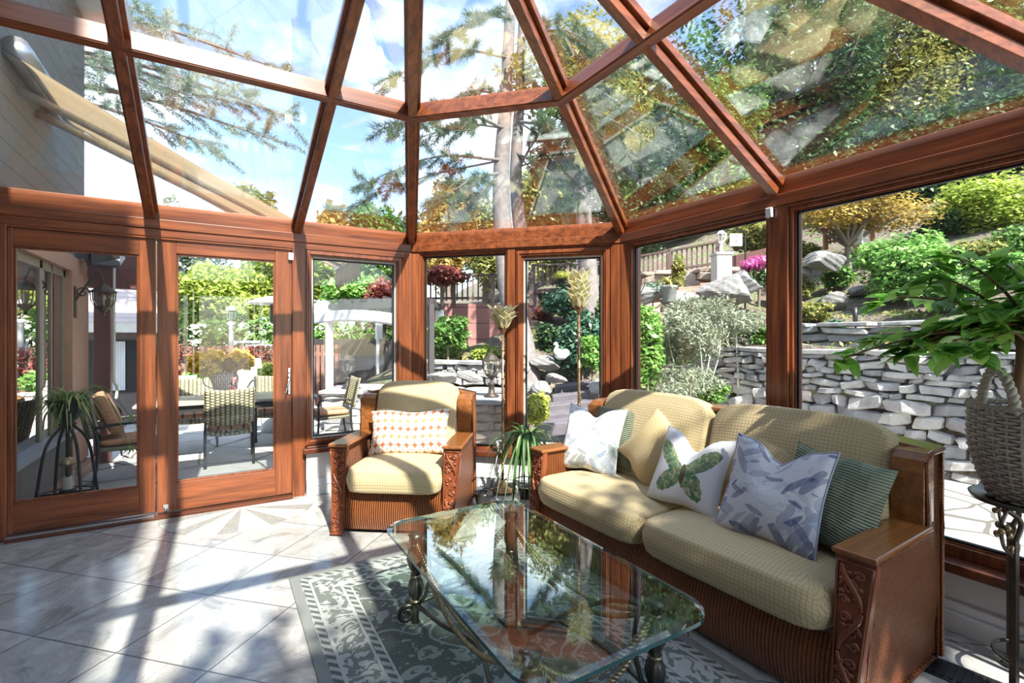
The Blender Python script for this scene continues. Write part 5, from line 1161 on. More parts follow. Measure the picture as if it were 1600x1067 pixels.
sp2 = thing('spruce_tree', (0, 0, 0), 0, 'spruce with drooping boughs across the roof panes above the left doors', 'tree'); mb = MB(); tb0 = V(-3.4, 10.2, G); mb.tube([tb0, tb0 + V(0, 0, 4), tb0 + V(.1, 0, 8.5)], [.22, .17, .05], 10); mb.build('trunk', M['bark'], sp2, smooth=True)
mb = MB(); tips = []
for (q_, Yb, zf) in (((440, 222), 7.4, 5.2), ((470, 190), 7.8, 5.8), ((360, 160), 7.2, 5.6), ((300, 150), 7.0, 5.4), ((345, 235), 7.4, 5.0), ((280, 40), 6.6, 6.6), ((400, 150), 7.6, 6.0), ((470, 120), 7.4, 6.4)):
    bough(mb, tips, V(-3.35, 10.2, zf), at(*q_, Yb), .25, .05, rg, 26, .6)
mb.build('branches', M['bark'], sp2, smooth=True); needles('needles', tips, LM['grey'], sp2, .09, 26, 5)
# shade tree on the sunny side, behind the camera
tree('shade_tree', (1.2, -5.6, G), [(x_ - 1.2, 1.05 + dy_, 6.42 + dz_, .95, .85, .8) for x_, dy_, dz_ in ((.3, -.1, .1), (1.1, .15, -.1), (1.9, .28, .1), (-.25, -.15, .1), (0, .3, -.1), (.1, -.5, -.2), (2.7, .3, 0), (3.3, .2, .2), (.6, -.6, -.3))], 6200, .10, 'green', 'tree on the sunny side of the conservatory', .16, seed=60, fork=4.6, hollow=.05)
# ================================================================== house wing, patio furniture, decks
XH = -1.38
M['slate_pot'] = flat('grey_stone_pot', (.25, .25, .25), .8, bump=.3)
mb = MB(); mb.box(-1.56, XH, 4.84, 7.62, G, .42); struct(mb.build('wall_wing_base', M['siding_v']), 'low wall of vertical grey boards under the house window outside', 'wall')
mb = MB(); mb.box(-1.60, XH + .10, 4.84, 6.9, .42, .46); M['blue_sill'] = flat('painted_sill', (.30, .31, .40), .4); struct(mb.build('trim_wing_sill', M['blue_sill']), 'painted bluish sill board of the house window outside', 'sill')
mb = MB(); mb.box(-1.56, XH, 4.84, 7.62, 2.30, 5.2); struct(mb.build('wall_wing', M['siding_grey']), 'grey sided upper wall of the house wing beyond the left glass door', 'wall')
mb = MB(); mb.box(-3.2, -.98, 4.6, 8.0, 5.2, 5.32); mb.box(-1.02, -.92, 4.6, 8.05, 5.14, 5.36); struct(mb.build('roof_soffit', M['soffit']), 'white eaves soffit at the top of the house wing', 'eaves')
mb = MB(); mb.box(-1.60, XH + .03, 4.84, 7.62, 2.13, 2.30); mb.box(-1.60, XH + .04, 6.88, 7.62, .0, 2.13); mb.box(XH - .1, XH + .12, 4.84, 7.62, G, -.02); struct(mb.build('trim_wing_timber', M['salmon'], bev=.006), 'salmon timber corner column and lintel of the house wing', 'column')
t = thing('window_wing'); struct(t, 'large window of the house wing mirroring the bright trees', 'window')
M['dark_glass'] = glass_mat('dark_glass', .5, (.25, .24, .22)); M['khaki'] = flat('khaki_frame', (.26, .225, .16), .5)
mb = MB(); mb.box(XH - .045, XH - .035, 4.86, 6.9, .46, 2.13); mb.build('pane', M['dark_glass'], t)
mb = MB(); mb.box(XH - .06, XH - .02, 6.02, 6.10, .46, 2.13); mb.box(XH - .06, XH - .02, 6.80, 6.90, .46, 2.13); mb.box(XH - .06, XH - .02, 6.38, 6.42, .46, 2.13); mb.box(XH - .06, XH - .02, 4.84, 6.9, 2.05, 2.13); mb.build('frame', M['khaki'], t, bev=.004)
mb = MB(); mb.box(XH - .9, XH - .88, 4.84, 7.5, .3, 2.3); struct(mb.build('wall_wing_room', flat('dark_room', (.06, .05, .045), .8)), 'dark room behind the house window', 'wall')  # thin sheet; the gloom of the unlit room is put into its dark colour
mb = MB(); mb.box(-1.40, -.55, 7.63, 7.75, 2.24, 2.62); mb.box(-1.40, -.55, 7.60, 7.78, 2.02, 2.24); struct(mb.build('trim_porch_beam', M['fascia'], bev=.005), 'brown porch beam running right from the house corner', 'beam')
mb = MB(); mb.box(-1.30, -1.14, 7.64, 7.78, G, 2.02); struct(mb.build('trim_porch_post', M['fascia'], bev=.006), 'dark brown porch post behind the wall lantern', 'post')
mb = MB(); mb.tube(curve([(-1.10, 7.60, 2.9), (-1.10, 7.60, 1.2), (-1.10, 7.60, .9), (-1.07, 7.60, .80), (-1.08, 7.60, .66)], 8), .016, 8); tag(mb.build('drain_pipe', M['soffit'], smooth=True), 'thin pale pipe down the brown porch post', 'pipe')

# distant bungalow
t = thing('bungalow', (0, 0, 0), 0, 'low bungalow with pale tiled roof beyond the porch post', 'house')
M['roof_tile'] = siding('pale_roof_tile', (.58, .46, .42), .11); M['brown_wall'] = flat('brown_boards', (.15, .12, .11), .7)
mb = MB(); mb.box(-7, -1.05, 11.2, 15, G, 1.62); mb.build('wall', M['brown_wall'], t)
mb = MB(); mb.prism([(-7.3, 10.8, 1.55), (-7.3, 10.8, 1.68), (-7.3, 13.2, 2.62), (-7.3, 13.2, 2.50)], (6.5, 0, 0)); mb.build('roof', M['roof_tile'], t)
mb = MB(); mb.box(-7.3, -.8, 10.76, 10.82, 1.50, 1.66); mb.build('gutter', M['soffit'], t)
for k, (a, b) in enumerate(((-2.9, -2.15), (-1.98, -1.32))):
    mb = MB(); mb.box(a - .05, b + .05, 11.16, 11.2, .42, 1.36); w_ = mb.build('window', M['black'], t)
    mb = MB(); vs, fs, uv = grid(lambda u, v: ((a + (b - a) * (.46 + .34 * u), 11.14 - .015 * math.sin(u * 40), .46 + .88 * v), (u, v)), 40, 2); mb.add(vs, fs); mb.build('curtain', M['white_paint'], w_, smooth=True)

# wall lanterns, speaker
M['lantern_glass'] = glass_mat('lantern_glass', .12, (.92, .90, .84)); M['lantern_iron'] = flat('lantern_iron', (.06, .045, .035), .5, .4)
def lantern(loc, s_, label, bracket=None, grp=None, post=False, mi='lantern_iron'):
    t = thing('wall_lantern' if bracket else 'post_lantern', loc, 0, label, 'lantern', grp); m = M[mi]
    mb = MB(); mb.lathe([(.002, .30), (.012, .285), (.006, .27), (.02, .255), (.05, .24), (.095, .19), (.125, .175), (.125, .165), (.004, .165)], 8); o = mb.build('cap', m, t)
    mb = MB(); mb.lathe([(.004, -.10), (.02, -.09), (.012, -.06), (.055, -.02), (.075, 0), (.075, .012), (.004, .012)], 8); mb.build('base', m, t)
    mb = MB(); mb.lathe([(.070, .012), (.094, .085), (.098, .165)], 8); mb.build('glass', M['lantern_glass'], t)
    mb = MB()
    for k in range(8): a = k * math.pi / 4; mb.tube([(.073 * math.cos(a), .073 * math.sin(a), .01), (.108 * math.cos(a), .108 * math.sin(a), .08), (.112 * math.cos(a), .112 * math.sin(a), .17)], .005, 5)
    mb.build('cage', m, t); mb = MB(); mb.lathe([(.014, .012), (.014, .07), (.026, .10), (.02, .13), (.004, .145)], 12); mb.build('bulb', M['plastic'], t, smooth=True)
    if post: mb = MB(); mb.lathe([(.09, -.26), (.09, -.24), (.04, -.22), (.032, -.12), (.05, -.10), (.02, -.085)], 12); mb.build('stem', m, t, smooth=True)
    if bracket:
        b = Vector(bracket) / s_; mb = MB(); mb.tube(curve([b + V(0, 0, .0), b * .6 + V(0, 0, .2), b * .2 + V(0, 0, .38), V(0, 0, .29)], 8), .012, 7); mb.tube([p + b * .72 + V(0, 0, .12) for p in spiral((0, 0, 0), .06, .015, 1.3, 0)], .008, 6); mb.obox(b, .03, .09, .34); mb.build('bracket', m, t)
    t.scale = (s_,) * 3; return t
lantern((-1.10, 6.96, 1.75), 1.0, 'black carriage lantern on a scroll bracket on the house corner', bracket=(-.245, 0, .05))
lantern((3.62, 3.62, 1.86), 1.1, 'black carriage lantern outside the corner post, behind the far sofa end', bracket=(-.30, -.30, .05))
t = thing('outdoor_speaker', (-1.16, 7.27, 2.33), R(18), 'dark wedge shaped outdoor speaker at the top of the house column', 'speaker')
mb = MB(); mb.prism([(-.12, -.10, -.10), (.14, -.13, -.09), (.20, -.08, .02), (.14, -.10, .10), (-.12, -.10, .10)], (0, .22, 0)); mb.build('case', M['black'], t, bev=.012)
mb = MB(); mb.prism([(.142, -.128, -.085), (.203, -.078, .02), (.143, -.098, .098)], (.008, .2, 0)); mb.build('grille', M['alu'], t); mb = MB(); mb.box(-.24, -.11, -.03, .03, -.02, .03); mb.build('bracket', M['black'], t)

# plant on the arched stand outside the left door
ST = (-1.06, 5.28)
t = thing('arched_plant_stand', (*ST, G), 0, 'black arched iron plant stand outside the left glass door', 'plant stand')
for k in range(4):
    a = k * math.pi / 2 + .6; e = V(math.cos(a), math.sin(a), 0); mb = MB(); mb.tube(curve([e * .23, e * .19 + V(0, 0, .35), e * .14 + V(0, 0, .66), e * .05 + V(0, 0, .80), V(0, 0, .82)], 8), .011, 8); mb.build('leg', M['iron'], t, smooth=True)
mb = MB(); mb.tube([(.17 * math.cos(a), .17 * math.sin(a), .27) for a in np.linspace(0, 6.283, 28, endpoint=False)], .008, 6, closed=True); mb.build('ring', M['iron'], t, smooth=True)
mb = MB(); mb.tube([(0, 0, .27), (0, 0, .82)], .014, 8); mb.obox((0, 0, .27), .34, .02, .012); mb.obox((0, 0, .27), .02, .34, .012); mb.build('centre_rod', M['iron'], t)
t = thing('spider_plant', (*ST, G + .82), 0, 'variegated spider plant in a dark fluted urn on the arched iron stand', 'potted plant')
mb = MB(); mb.lathe([(.05, 0), (.055, .012), (.04, .03), (.075, .07), (.115, .15), (.125, .19), (.135, .20), (.135, .215), (.11, .215), (.10, .19), (.004, .185)], 40, (0, 0, 0), .05, 16); mb.build('urn', M['iron'], t, smooth=True)
M['spider'] = leaf_mat('spider_leaf', (.07, .20, .04), (.26, .40, .10), (.62, .64, .34), .35); mb = MB(); rg = random.Random(8)
for k in range(230): strap(mb, (.04 * rg.uniform(-1, 1), .04 * rg.uniform(-1, 1), .19), rg.uniform(0, 6.28), rg.uniform(.10, .29), rg.uniform(.14, .32), rg.uniform(.16, .42), rg.uniform(.004, .0075))
mb.build('leaves', M['spider'], t, smooth=True)
mb = MB(); rn = MB()
for k in range(7):
    a = rg.choice([-.9, -.3, .2, 2.6, 3.4]) + rg.uniform(-.3, .3); L_ = rg.uniform(.34, .5); e = V(math.cos(a), math.sin(a), 0); tip = e * L_ + V(0, 0, rg.uniform(-.25, .05)); rn.tube(curve([(0, 0, .2), e * L_ * .5 + V(0, 0, .3), tip], 7), .0022, 5)
    for q in range(9): strap(mb, tip, rg.uniform(0, 6.28), .08, .06, .10, .005)
rn.build('runners', M['spider'], t); mb.build('plantlets', M['spider'], t, smooth=True)
t = thing('candle_lantern', (ST[0], ST[1], G + .279), 0, 'small brass candle lantern on the ring of the arched iron stand', 'lantern')
mb = MB(); mb.lathe([(.055, 0), (.055, .02), (.05, .022), (.004, .022)], 20); mb.build('base', M['black'], t); mb = MB(); mb.lathe([(.046, .022), (.046, .22)], 20); mb.build('glass', M['lantern_glass'], t); mb = MB(); mb.lathe([(.055, .22), (.058, .235), (.03, .27), (.01, .285), (.004, .29)], 20); mb.build('cap', M['gilt'], t, smooth=True); mb = MB(); mb.lathe([(.03, .022), (.03, .12), (.004, .122)], 16); mb.build('candle', M['plastic'], t)
mb = MB(); q = at(148, 700, 6.0)
for dx in (0, .26): mb.tube(curve([(q.x + dx, q.y, G), (q.x + dx, q.y, .45), (q.x + .13, q.y, .62), (q.x + .26 - dx, q.y, .45)][:3] if dx == 0 else [(q.x + .26, q.y, G + .05), (q.x + .26, q.y, .45), (q.x + .13, q.y, .62)], 8), .011, 7)
mb.tube([(q.x, q.y, .1), (q.x + .26, q.y, .1)], .008, 6); mb.tube([(q.x, q.y, .3), (q.x + .26, q.y, .3)], .008, 6); mb.tube([(q.x + .26, q.y, G + .05), (q.x + .33, q.y + .04, G)], .011, 6); tag(mb.build('iron_trellis', M['iron'], smooth=True), 'small arched black iron trellis beside the house column', 'trellis')

# dining set
M['table_wood'] = wood('grey_table_wood', (.16, .13, .11), (.42, .38, .34), .4, axis=0); M['chair_metal'] = flat('chair_metal', (.035, .034, .032), .45, .4); M['olive_wicker'] = wicker_mat('olive_wicker', (.10, .09, .05), (.50, .46, .28), 20, 30); M['stripe'] = None
t = NT('striped_pad'); o_ = t.xyz(t.co()); t.col(t.mix(t.mth('GREATER_THAN', t.mth('FRACT', t.mth('MULTIPLY', o_[0], 7.5)), .80), t.ramp(t.noise(t.co(), 40, 3), (.3, (.38, .17, .08)), (.7, (.52, .30, .18))), (.09, .05, .03))); t.set(Roughness=.85); M['stripe'] = t.m
tb2 = thing('patio_table', (.15, 7.46, G), 0, 'long grey wooden patio dining table outside the hinged door', 'table')
mb = MB()
for k in range(7): mb.box(-1.0, 1.0, -.47 + k * .135, -.47 + k * .135 + .128, .715, .745)
mb.build('tabletop', M['table_wood'], tb2, bev=.004); mb = MB(); mb.box(-.92, .92, -.42, -.39, .63, .715); mb.box(-.92, .92, .39, .42, .63, .715); mb.box(-.92, -.89, -.42, .42, .63, .715); mb.box(.89, .92, -.42, .42, .63, .715); mb.build('apron', M['chair_metal'], tb2)
for sx in (-1, 1):
    for sy in (-1, 1): mb = MB(); mb.box(sx * .88 - .035, sx * .88 + .035, sy * .38 - .035, sy * .38 + .035, 0, .715); mb.build('leg', M['chair_metal'], tb2, bev=.004)
def patio_chair():
    t = thing('patio_chair', (0, 0, G))
    for sx in (-1, 1):
        mb = MB(); mb.tube(curve([(sx * .25, .26, 0), (sx * .25, .22, .40), (sx * .24, .25, .62), (sx * .235, .33, .92)], 7), .016, 8); mb.build('leg', M['chair_metal'], t, smooth=True)
        mb = MB(); mb.tube(curve([(sx * .26, -.24, 0), (sx * .255, -.22, .40), (sx * .265, -.22, .60), (sx * .265, -.14, .645), (sx * .255, .1, .645), (sx * .24, .25, .62)], 6), .015, 8); mb.build('leg', M['chair_metal'], t, smooth=True)
    vs, fs, uv = grid(lambda u, v: ((-.25 + .5 * u, .24 + .09 * v + .05 * math.sin(math.pi * u) , .50 + .42 * v + .025 * (2 * u - 1) ** 2), (u, v)), 14, 10); mb = MB(); mb.add(vs, fs)
    b = mb.build('backrest', M['olive_wicker'], t, smooth=True); md = b.modifiers.new('thick', 'SOLIDIFY'); md.thickness = .03
    vs, fs, uv = grid(lambda u, v: ((-.25 + .5 * u, -.24 + .47 * v, .40 + .02 * v - .02 * math.sin(math.pi * u)), (u, v)), 10, 8); mb = MB(); mb.add(vs, fs); b = mb.build('seat', M['olive_wicker'], t, smooth=True); md = b.modifiers.new('thick', 'SOLIDIFY'); md.thickness = .04
    mb = soft_box(.46, .46, .055, crown=.01); b = mb.build('seat_pad', M['stripe'], t, smooth=True); b.location = (0, -.02, .455)
    return t
proto = patio_chair(); CH = [((.11, 6.95), R(180), 'olive wicker patio chair seen from behind at the table, centred in the hinged door'), ((-.86, 6.62), R(98), 'patio chair at the left of the table, seen through the fixed door'), ((1.42, 7.5), R(-90), 'patio chair at the right end of the table, seen in the narrow window'), ((-.28, 8.22), 0, 'patio chair on the far side of the table behind the flowers'), ((.72, 8.24), 0, 'patio chair on the far side of the table near the heater')]
for k, (xy, rz, lb) in enumerate(CH): c_ = proto if k == 0 else copy_tree(proto); c_.location = (*xy, G); c_.rotation_euler = (0, 0, rz); tag(c_, lb, 'chair', 'patio dining chairs')
bp = soft_box(.44, .46, .10, crown=.03).build('striped_cushion', M['stripe'], smooth=True); bp.location = (-1.0, 6.60, G + .74); bp.rotation_euler = (R(68), 0, R(98)); tag(bp, 'orange and brown striped cushion leaning on the left patio chair', 'cushion')
t = thing('flower_vase', (.02, 7.70, G + .746), 0, 'pale wicker vase of golden hydrangeas on the patio table', 'vase of flowers')
M['pale_wicker'] = wicker_mat('pale_wicker', (.38, .26, .18), (.78, .66, .55), 40, 10); mb = MB(); mb.lathe([(.07, 0), (.075, .02), (.10, .14), (.155, .30), (.15, .30), (.09, .14), (.004, .03)], 30); mb.build('vase', M['pale_wicker'], t, smooth=True)
mb = MB()
for sx in (-1, 1): mb.tube(curve([(sx * .14, 0, .27), (sx * .20, 0, .26), (sx * .19, 0, .16), (sx * .10, 0, .10)], 7), .008, 6)
mb.build('handle', M['pale_wicker'], t, smooth=True)
for k, (x, y, z, r) in enumerate(((-.24, .02, .47, .13), (-.12, -.04, .36, .11), (-.08, .05, .50, .12), (.22, .0, .50, .13), (.12, .04, .42, .10), (.30, .05, .44, .10), (-.30, .06, .40, .09))):
    mb = MB(); mb.tube([(x * .3, y, .2), (x, y, z)], .005, 5); s__ = mb.build('stem', M['strap'], t); leaf_cloud('flower_head', [(x, y, z, r * 1.12, r * 1.12, r * .95)], 620, .026, LM['hyd'], s__, 200 + k, .2, .7, .8)
# planters, ornament, post lamp, heater behind the table
M['pale_stone'] = flat('pale_stone', (.62, .59, .54), .8, vary=.1, bump=.4)
def planter(px, py0, py1, Y, w, label, leaf=None, seed=0, grp=None):
    q = at(px, py1, Y); h = (py1 - py0) / FPX * Y; t = thing('garden_planter', (q.x, q.y, G), 0, label, 'planter', grp); z1 = at(px, py0, Y).z - G
    mb = MB(); mb.obox((0, 0, z1 * .5), w * 1.0, w, z1); mb.obox((0, 0, z1 - .03), w * 1.1, w * 1.1, .06); mb.build('box', M['pale_stone'], t, bev=.012)
    if leaf: leaf_cloud('plant', [(0, 0, z1 + .14, w * .6, w * .6, .22)], 700, .05, LM[leaf], t, seed)
planter(285, 588, 640, 8.8, .40, 'pale stone planter at the left behind the patio table', None, 1); planter(312, 600, 640, 9.3, .5, 'long pale stone planter with bright leaves behind the patio table', 'bright', 2); planter(420, 596, 640, 9.3, .34, 'white planter at the right behind the patio table', 'lime', 3)
q = at(391, 640, 9.6); t = thing('garden_ornament', (q.x, q.y, G), R(20), 'tall white carved garden ornament behind the patio table', 'ornament')
zt = at(391, 560, 9.6).z - G; mb = MB(); mb.prism([(-.19, -.10, 0), (.17, -.10, 0), (.21, -.10, zt * .7), (.17, -.10, zt), (-.12, -.10, zt * .98), (-.21, -.10, zt * .75)], (0, .2, 0)); o = mb.build('block', M['pale_stone'], t, bev=.02)
mb = MB()
for p_ in ([(-.1, .5, ), (0, .62), (.1, .55)], [(-.12, .35), (.02, .42), (.14, .60)], [(-.02, .2), (.06, .4), (.15, .35)]): mb.tube(curve([(a, -.105, zt * b) for a, b in p_], 6), .014, 6)
mb.build('carving', M['iron'], o, smooth=True)
q = at(361, 560, 10.4); t = thing('lamp_post', (q.x, q.y, G), 0, 'white garden lamp post in front of the lime green tree', 'lamp post'); H_ = at(361, 478, 10.4).z - G
mb = MB(); mb.lathe([(.09, 0), (.09, .1), (.055, .14), (.05, H_ - .42), (.08, H_ - .40), (.085, H_ - .37), (.05, H_ - .34)], 18); mb.build('post', M['white_paint'], t, smooth=True)
mb = MB(); mb.lathe([(.07, H_ - .34), (.085, H_ - .1)], 12); mb.build('glass', M['lantern_glass'], t); mb = MB(); mb.lathe([(.11, H_ - .1), (.10, H_ - .07), (.03, H_), (.004, H_ + .02)], 16); mb.build('cap', M['white_paint'], t, smooth=True)
q = at(431, 600, 8.0); t = thing('patio_heater', (q.x, q.y, G), 0, 'white patio heater with wide round hood beside the lime green tree', 'patio heater'); H_ = at(431, 463, 8.0).z - G
mb = MB(); mb.lathe([(.22, 0), (.22, .35), (.20, .37), (.05, .40), (.03, .42), (.03, H_ - .45), (.05, H_ - .43)], 24); mb.build('post', M['white_paint'], t, smooth=True); mb = MB(); mb.lathe([(.09, H_ - .43), (.09, H_ - .14)], 20); mb.build('burner', M['iron'], t)
mb = MB(); mb.lathe([(.43, H_ - .13), (.44, H_ - .12), (.30, H_ - .05), (.10, H_ + .0), (.004, H_ + .01)], 32); mb.build('hood', M['white_paint'], t, smooth=True)
# fence with red creeper, white lattice frames
t = thing('board_fence', (0, 0, 0), 0, 'reddish brown picket fence closing the patio', 'fence'); M['fence_red'] = flat('red_brown_boards', (.20, .10, .075), .75, vary=.25, sc=5)
mb = MB()
for k in range(66): x = -3.2 + k * .1; mb.obox((x, 11.6, .56), .075, .02, 1.36)
mb.build('pickets', M['fence_red'], t); mb = MB(); mb.box(-3.25, 3.4, 11.62, 11.66, .1, .18); mb.box(-3.25, 3.4, 11.62, 11.66, 1.0, 1.08); mb.build('rail', M['fence_red'], t)
leaf_cloud('creeper', [(x, 11.5, .75, .5, .10, .55) for x in np.linspace(-2.4, .6, 6)], 1700, .055, LM['red'], t, 5)
for k, (px, py, nm) in enumerate(((385, 532, 'left'), (405, 538, 'right'))):
    a = at(px, py, 10.8); mb = MB(); w_ = .30
    for x in (a.x - w_, a.x + w_): mb.box(x - .03, x + .03, a.y - .03, a.y + .03, G, a.z)
    mb.box(a.x - w_, a.x + w_, a.y - .03, a.y + .03, a.z - .06, a.z)
    tag(mb.build('white_trellis', M['white_paint']), 'white timber trellis frame, the %s of the pair before the fence' % nm, 'trellis')
# dark slatted fence behind the pergola
t = thing('dark_fence', (0, 0, 0), 0, 'dark slatted fence with light gaps behind the pergola', 'fence'); M['fence_dark'] = flat('dark_boards', (.05, .045, .045), .8); a, b = at(470, 560, 11.6), at(655, 560, 10.4); mb = MB(); d_ = (b - a)
for k in range(22): p = a + d_ * (k / 21); mb.obox((p.x, p.y, .62), .15, .03, 1.5, math.atan2(d_.y, d_.x))
mb.build('boards', M['fence_dark'], t); mb = MB(); mb.beam((a.x, a.y + .03, 1.0), (b.x, b.y + .03, 1.0), .04, .09); mb.build('rail', M['fence_dark'], t)
# pergola with grey valance
t = thing('pergola', (0, 0, 0), 0, 'pergola with white post, dark rafters and grey arched canopy', 'pergola'); M['canopy'] = flat('grey_canopy', (.42, .42, .45), .8, vary=.06); PP = [V(1.85, 10.0, 0), V(3.02, 7.62, 0), V(3.05, 10.8, 0), V(3.75, 9.0, 0)]
for k, p in enumerate(PP): mb = MB(); mb.obox((p.x, p.y, .92), .13 if k != 1 else .09, .13 if k != 1 else .09, 2.08); mb.build('post', M['white_paint'] if k != 1 else M['fence_dark'], t, bev=.006)
mb = MB()
for a, b in ((0, 1), (0, 2), (1, 3), (2, 3)): mb.beam(PP[a] + V(0, 0, 1.94), PP[b] + V(0, 0, 1.94), .06, .12)
for q in np.linspace(.12, .88, 6): mb.beam(PP[0].lerp(PP[1], q) + V(0, 0, 2.06), PP[2].lerp(PP[3], q) + V(0, 0, 2.06), .04, .09)
mb.build('beams', M['fence_dark'], t)
def val(u, v): p = (PP[0] + V(-.5, .75, 0)).lerp(PP[1], u * .93); z = 1.60 + .16 * math.sin(math.pi * u) ** .8 + .22 * v - .1 * u; return (p.x, p.y + .04 * v, z), (u, v)
vs, fs, uv = grid(val, 30, 4); mb = MB(); mb.add(vs, fs); o = mb.build('canopy', M['canopy'], t, smooth=True); md = o.modifiers.new('thick', 'SOLIDIFY'); md.thickness = .02
mb = MB(); p = PP[0]
for sx in (-1, 1): e = (PP[1] - PP[0]).normalized() * sx; mb.tube(curve([p + V(0, 0, 1.5), p + e * .12 + V(0, 0, 1.78), p + e * .38 + V(0, 0, 1.93)], 7), .02, 7)
mb.build('brace', M['white_paint'], t, smooth=True)
# stone pillars with lanterns
def pillar(px, pyt, pyb, Y, w, label, llabel, m, seed, capm='stone'):
    q = at(px, pyb, Y); zt = at(px, pyt, Y).z; t = thing('stone_pillar', (q.x, q.y, G), R(-30), label, 'pillar'); rg = random.Random(seed); h = zt - G; mb = MB(); n = max(3, round(h / .125)); dz = (h - .06) / n
    for j in range(n):
        for sx in (-1, 1):
            for sy in (-1, 1): stone(mb, (sx * w * .25 + (.03 if j % 2 else -.03) * sx, sy * w * .25, dz * (j + .5)), w * .53, w * .53, dz * 1.04, Matrix.Identity(3), .06, rg)
    mb.obox((0, 0, (h - .06) / 2), w * .93, w * .93, h - .07); mb.build('blocks', M[m], t); mb = MB(); mb.obox((0, 0, h - .03), w * 1.16, w * 1.16, .06); mb.build('cap', M[capm], t, bev=.012)
    lantern((q.x, q.y, zt + .26 * 1.12), 1.12, llabel, post=True)
pillar(543, 607, 668, 8.25, .62, 'round edged grey stone pillar right of the pergola post', 'black lantern standing on the grey stone pillar in the narrow window', 'stone', 3)
pillar(768, 620, 712, 6.5, .60, 'pinkish block pillar outside the fixed corner window', 'black lantern standing on the pinkish block pillar', 'tan_stone', 5)

# awning over the patio
t = thing('awning', (0, 0, 0), 0, 'striped beige patio awning sloping down from the house wing', 'awning'); tm = NT('awning_stripe'); o_ = tm.xyz(tm.co()); tm.col(tm.mix(tm.mth('GREATER_THAN', tm.mth('FRACT', tm.mth('MULTIPLY', o_[1], 3.2)), .6), (.48, .42, .33), (.30, .24, .18))); tm.set(Roughness=.85)
tl = tm.n('ShaderNodeBsdfTranslucent'); tl.inputs['Color'].default_value = (.66, .57, .45, 1); mx = tm.n('ShaderNodeMixShader'); mx.inputs[0].default_value = .75; tm.l(tm.b.outputs[0], mx.inputs[1]); tm.l(tl.outputs[0], mx.inputs[2]); tm.l(mx.outputs[0], tm.out.inputs['Surface']); M['awn'] = tm.m
XA, ZA, ya, yb = 1.22, 2.26, 5.02, 6.2
vs, fs, uv = grid(lambda u, v: ((XH + (XA - XH) * u, ya + (yb - ya) * v, 3.56 + (ZA - 3.56) * u - .04 * math.sin(math.pi * u)), (u, v)), 14, 10); mb = MB(); mb.add(vs, fs); o = mb.build('fabric', M['awn'], t, smooth=True); md = o.modifiers.new('thick', 'SOLIDIFY'); md.thickness = .006
vs, fs, uv = grid(lambda u, v: ((XA + .015 * math.sin(u * 60), ya + (yb - ya) * u, ZA - (.24 + .02 * math.cos(u * 60)) * v), (u, v)), 60, 3); mb = MB(); mb.add(vs, fs); o = mb.build('valance', M['awn'], t, smooth=True); md = o.modifiers.new('thick', 'SOLIDIFY'); md.thickness = .005
mb = MB(); mb.beam((XA, ya, ZA - .03), (XA, yb, ZA - .03), .04, .05); mb.build('front_bar', M['plastic'], t)
for y in (ya + .35, yb - .35): mb = MB(); mb.tube([(XH, y, 3.40), (-.1, y + .1, 2.86), (XA, y, ZA - .01)], .032, 8); mb.build('arm', M['plastic'], t, smooth=True)
mb = MB(); mb.tube([(XH + .08, ya, 3.58), (XH + .08, yb, 3.58)], .09, 14); mb.build('roller', M['alu'], t, smooth=True)

# board retaining wall, decks, rails
def runrail(name, a, b, h, label, m, dz=(0, 0), step=.11, posts=3, low=.08):
    t = thing(name, a, 0, label, 'railing'); d = b - a; ang = math.atan2(d.y, d.x); L_ = d.xy.length; mb = MB(); n = int(L_ / step)
    for k in range(n + 1): p = d * (k / n); mb.obox((p.x, p.y, p.z + h / 2 + .02), .032, .032, h - .06, ang)
    mb.build('balusters', M[m], t); mb = MB(); mb.beam((0, 0, h - .04), d + V(0, 0, h - .04), .09, .04); mb.build('top_rail', M[m], t); mb = MB(); mb.beam((0, 0, low), d + V(0, 0, low), .05, .05); mb.build('bottom_rail', M[m], t)
    for k in range(posts): p = d * (k / (posts - 1)); mb = MB(); mb.obox((p.x, p.y, p.z + h / 2 - .02), .09, .09, h + .08, ang); mb.build('post', M[m], t)
    return t
M['deck_wood'] = flat('brown_deck_wood', (.13, .085, .075), .7, vary=.2); M['red_board'] = siding('red_board', (.34, .15, .14), .34)
a, b = at(648, 545, 10.4), at(830, 545, 10.4); mb = MB(); zt = at(700, 474, 10.4).z; mb.prism([(a.x, a.y, .3), (b.x, b.y, .3), (b.x, b.y, zt), (a.x, a.y, zt)], (.06, .08, 0)); tag(mb.build('board_retaining_wall', M['red_board']), 'dusty red board retaining wall on the slope behind the armchair', 'garden wall')
runrail('deck_railing', V(a.x, a.y, zt), V(b.x, b.y, zt + .02), .62, 'brown deck railing above the red board retaining wall', 'deck_wood', posts=4)
a, b = at(833, 452, 11.6), at(940, 446, 11.6); runrail('deck_railing', a, b, at(840, 412, 11.6).z - at(840, 450, 11.6).z, 'dark deck railing with yellow flower pot, behind the taller lamp shade', 'deck_wood', posts=3)
mb = MB(); mb.prism([(a.x, a.y, a.z - .1), (b.x, b.y, b.z - .1), (b.x, b.y, b.z), (a.x, a.y, a.z)], (1.1, 1.7, 0)); tag(mb.build('deck_platform', M['deck_wood']), 'brown deck platform behind the taller lamp shade', 'deck')
for k, q in enumerate((.03, .5, .97)): p = a.lerp(b, q) + V(.05, .08, -.1); g0 = hill(p.x, p.y) - .1; mb = MB(); mb.box(p.x - .06, p.x + .06, p.y - .06, p.y + .06, min(g0, p.z - .2), p.z); tag(mb.build('deck_post', M['deck_wood']), '%s post carrying the brown deck platform' % ('left', 'middle', 'right')[k], 'post')
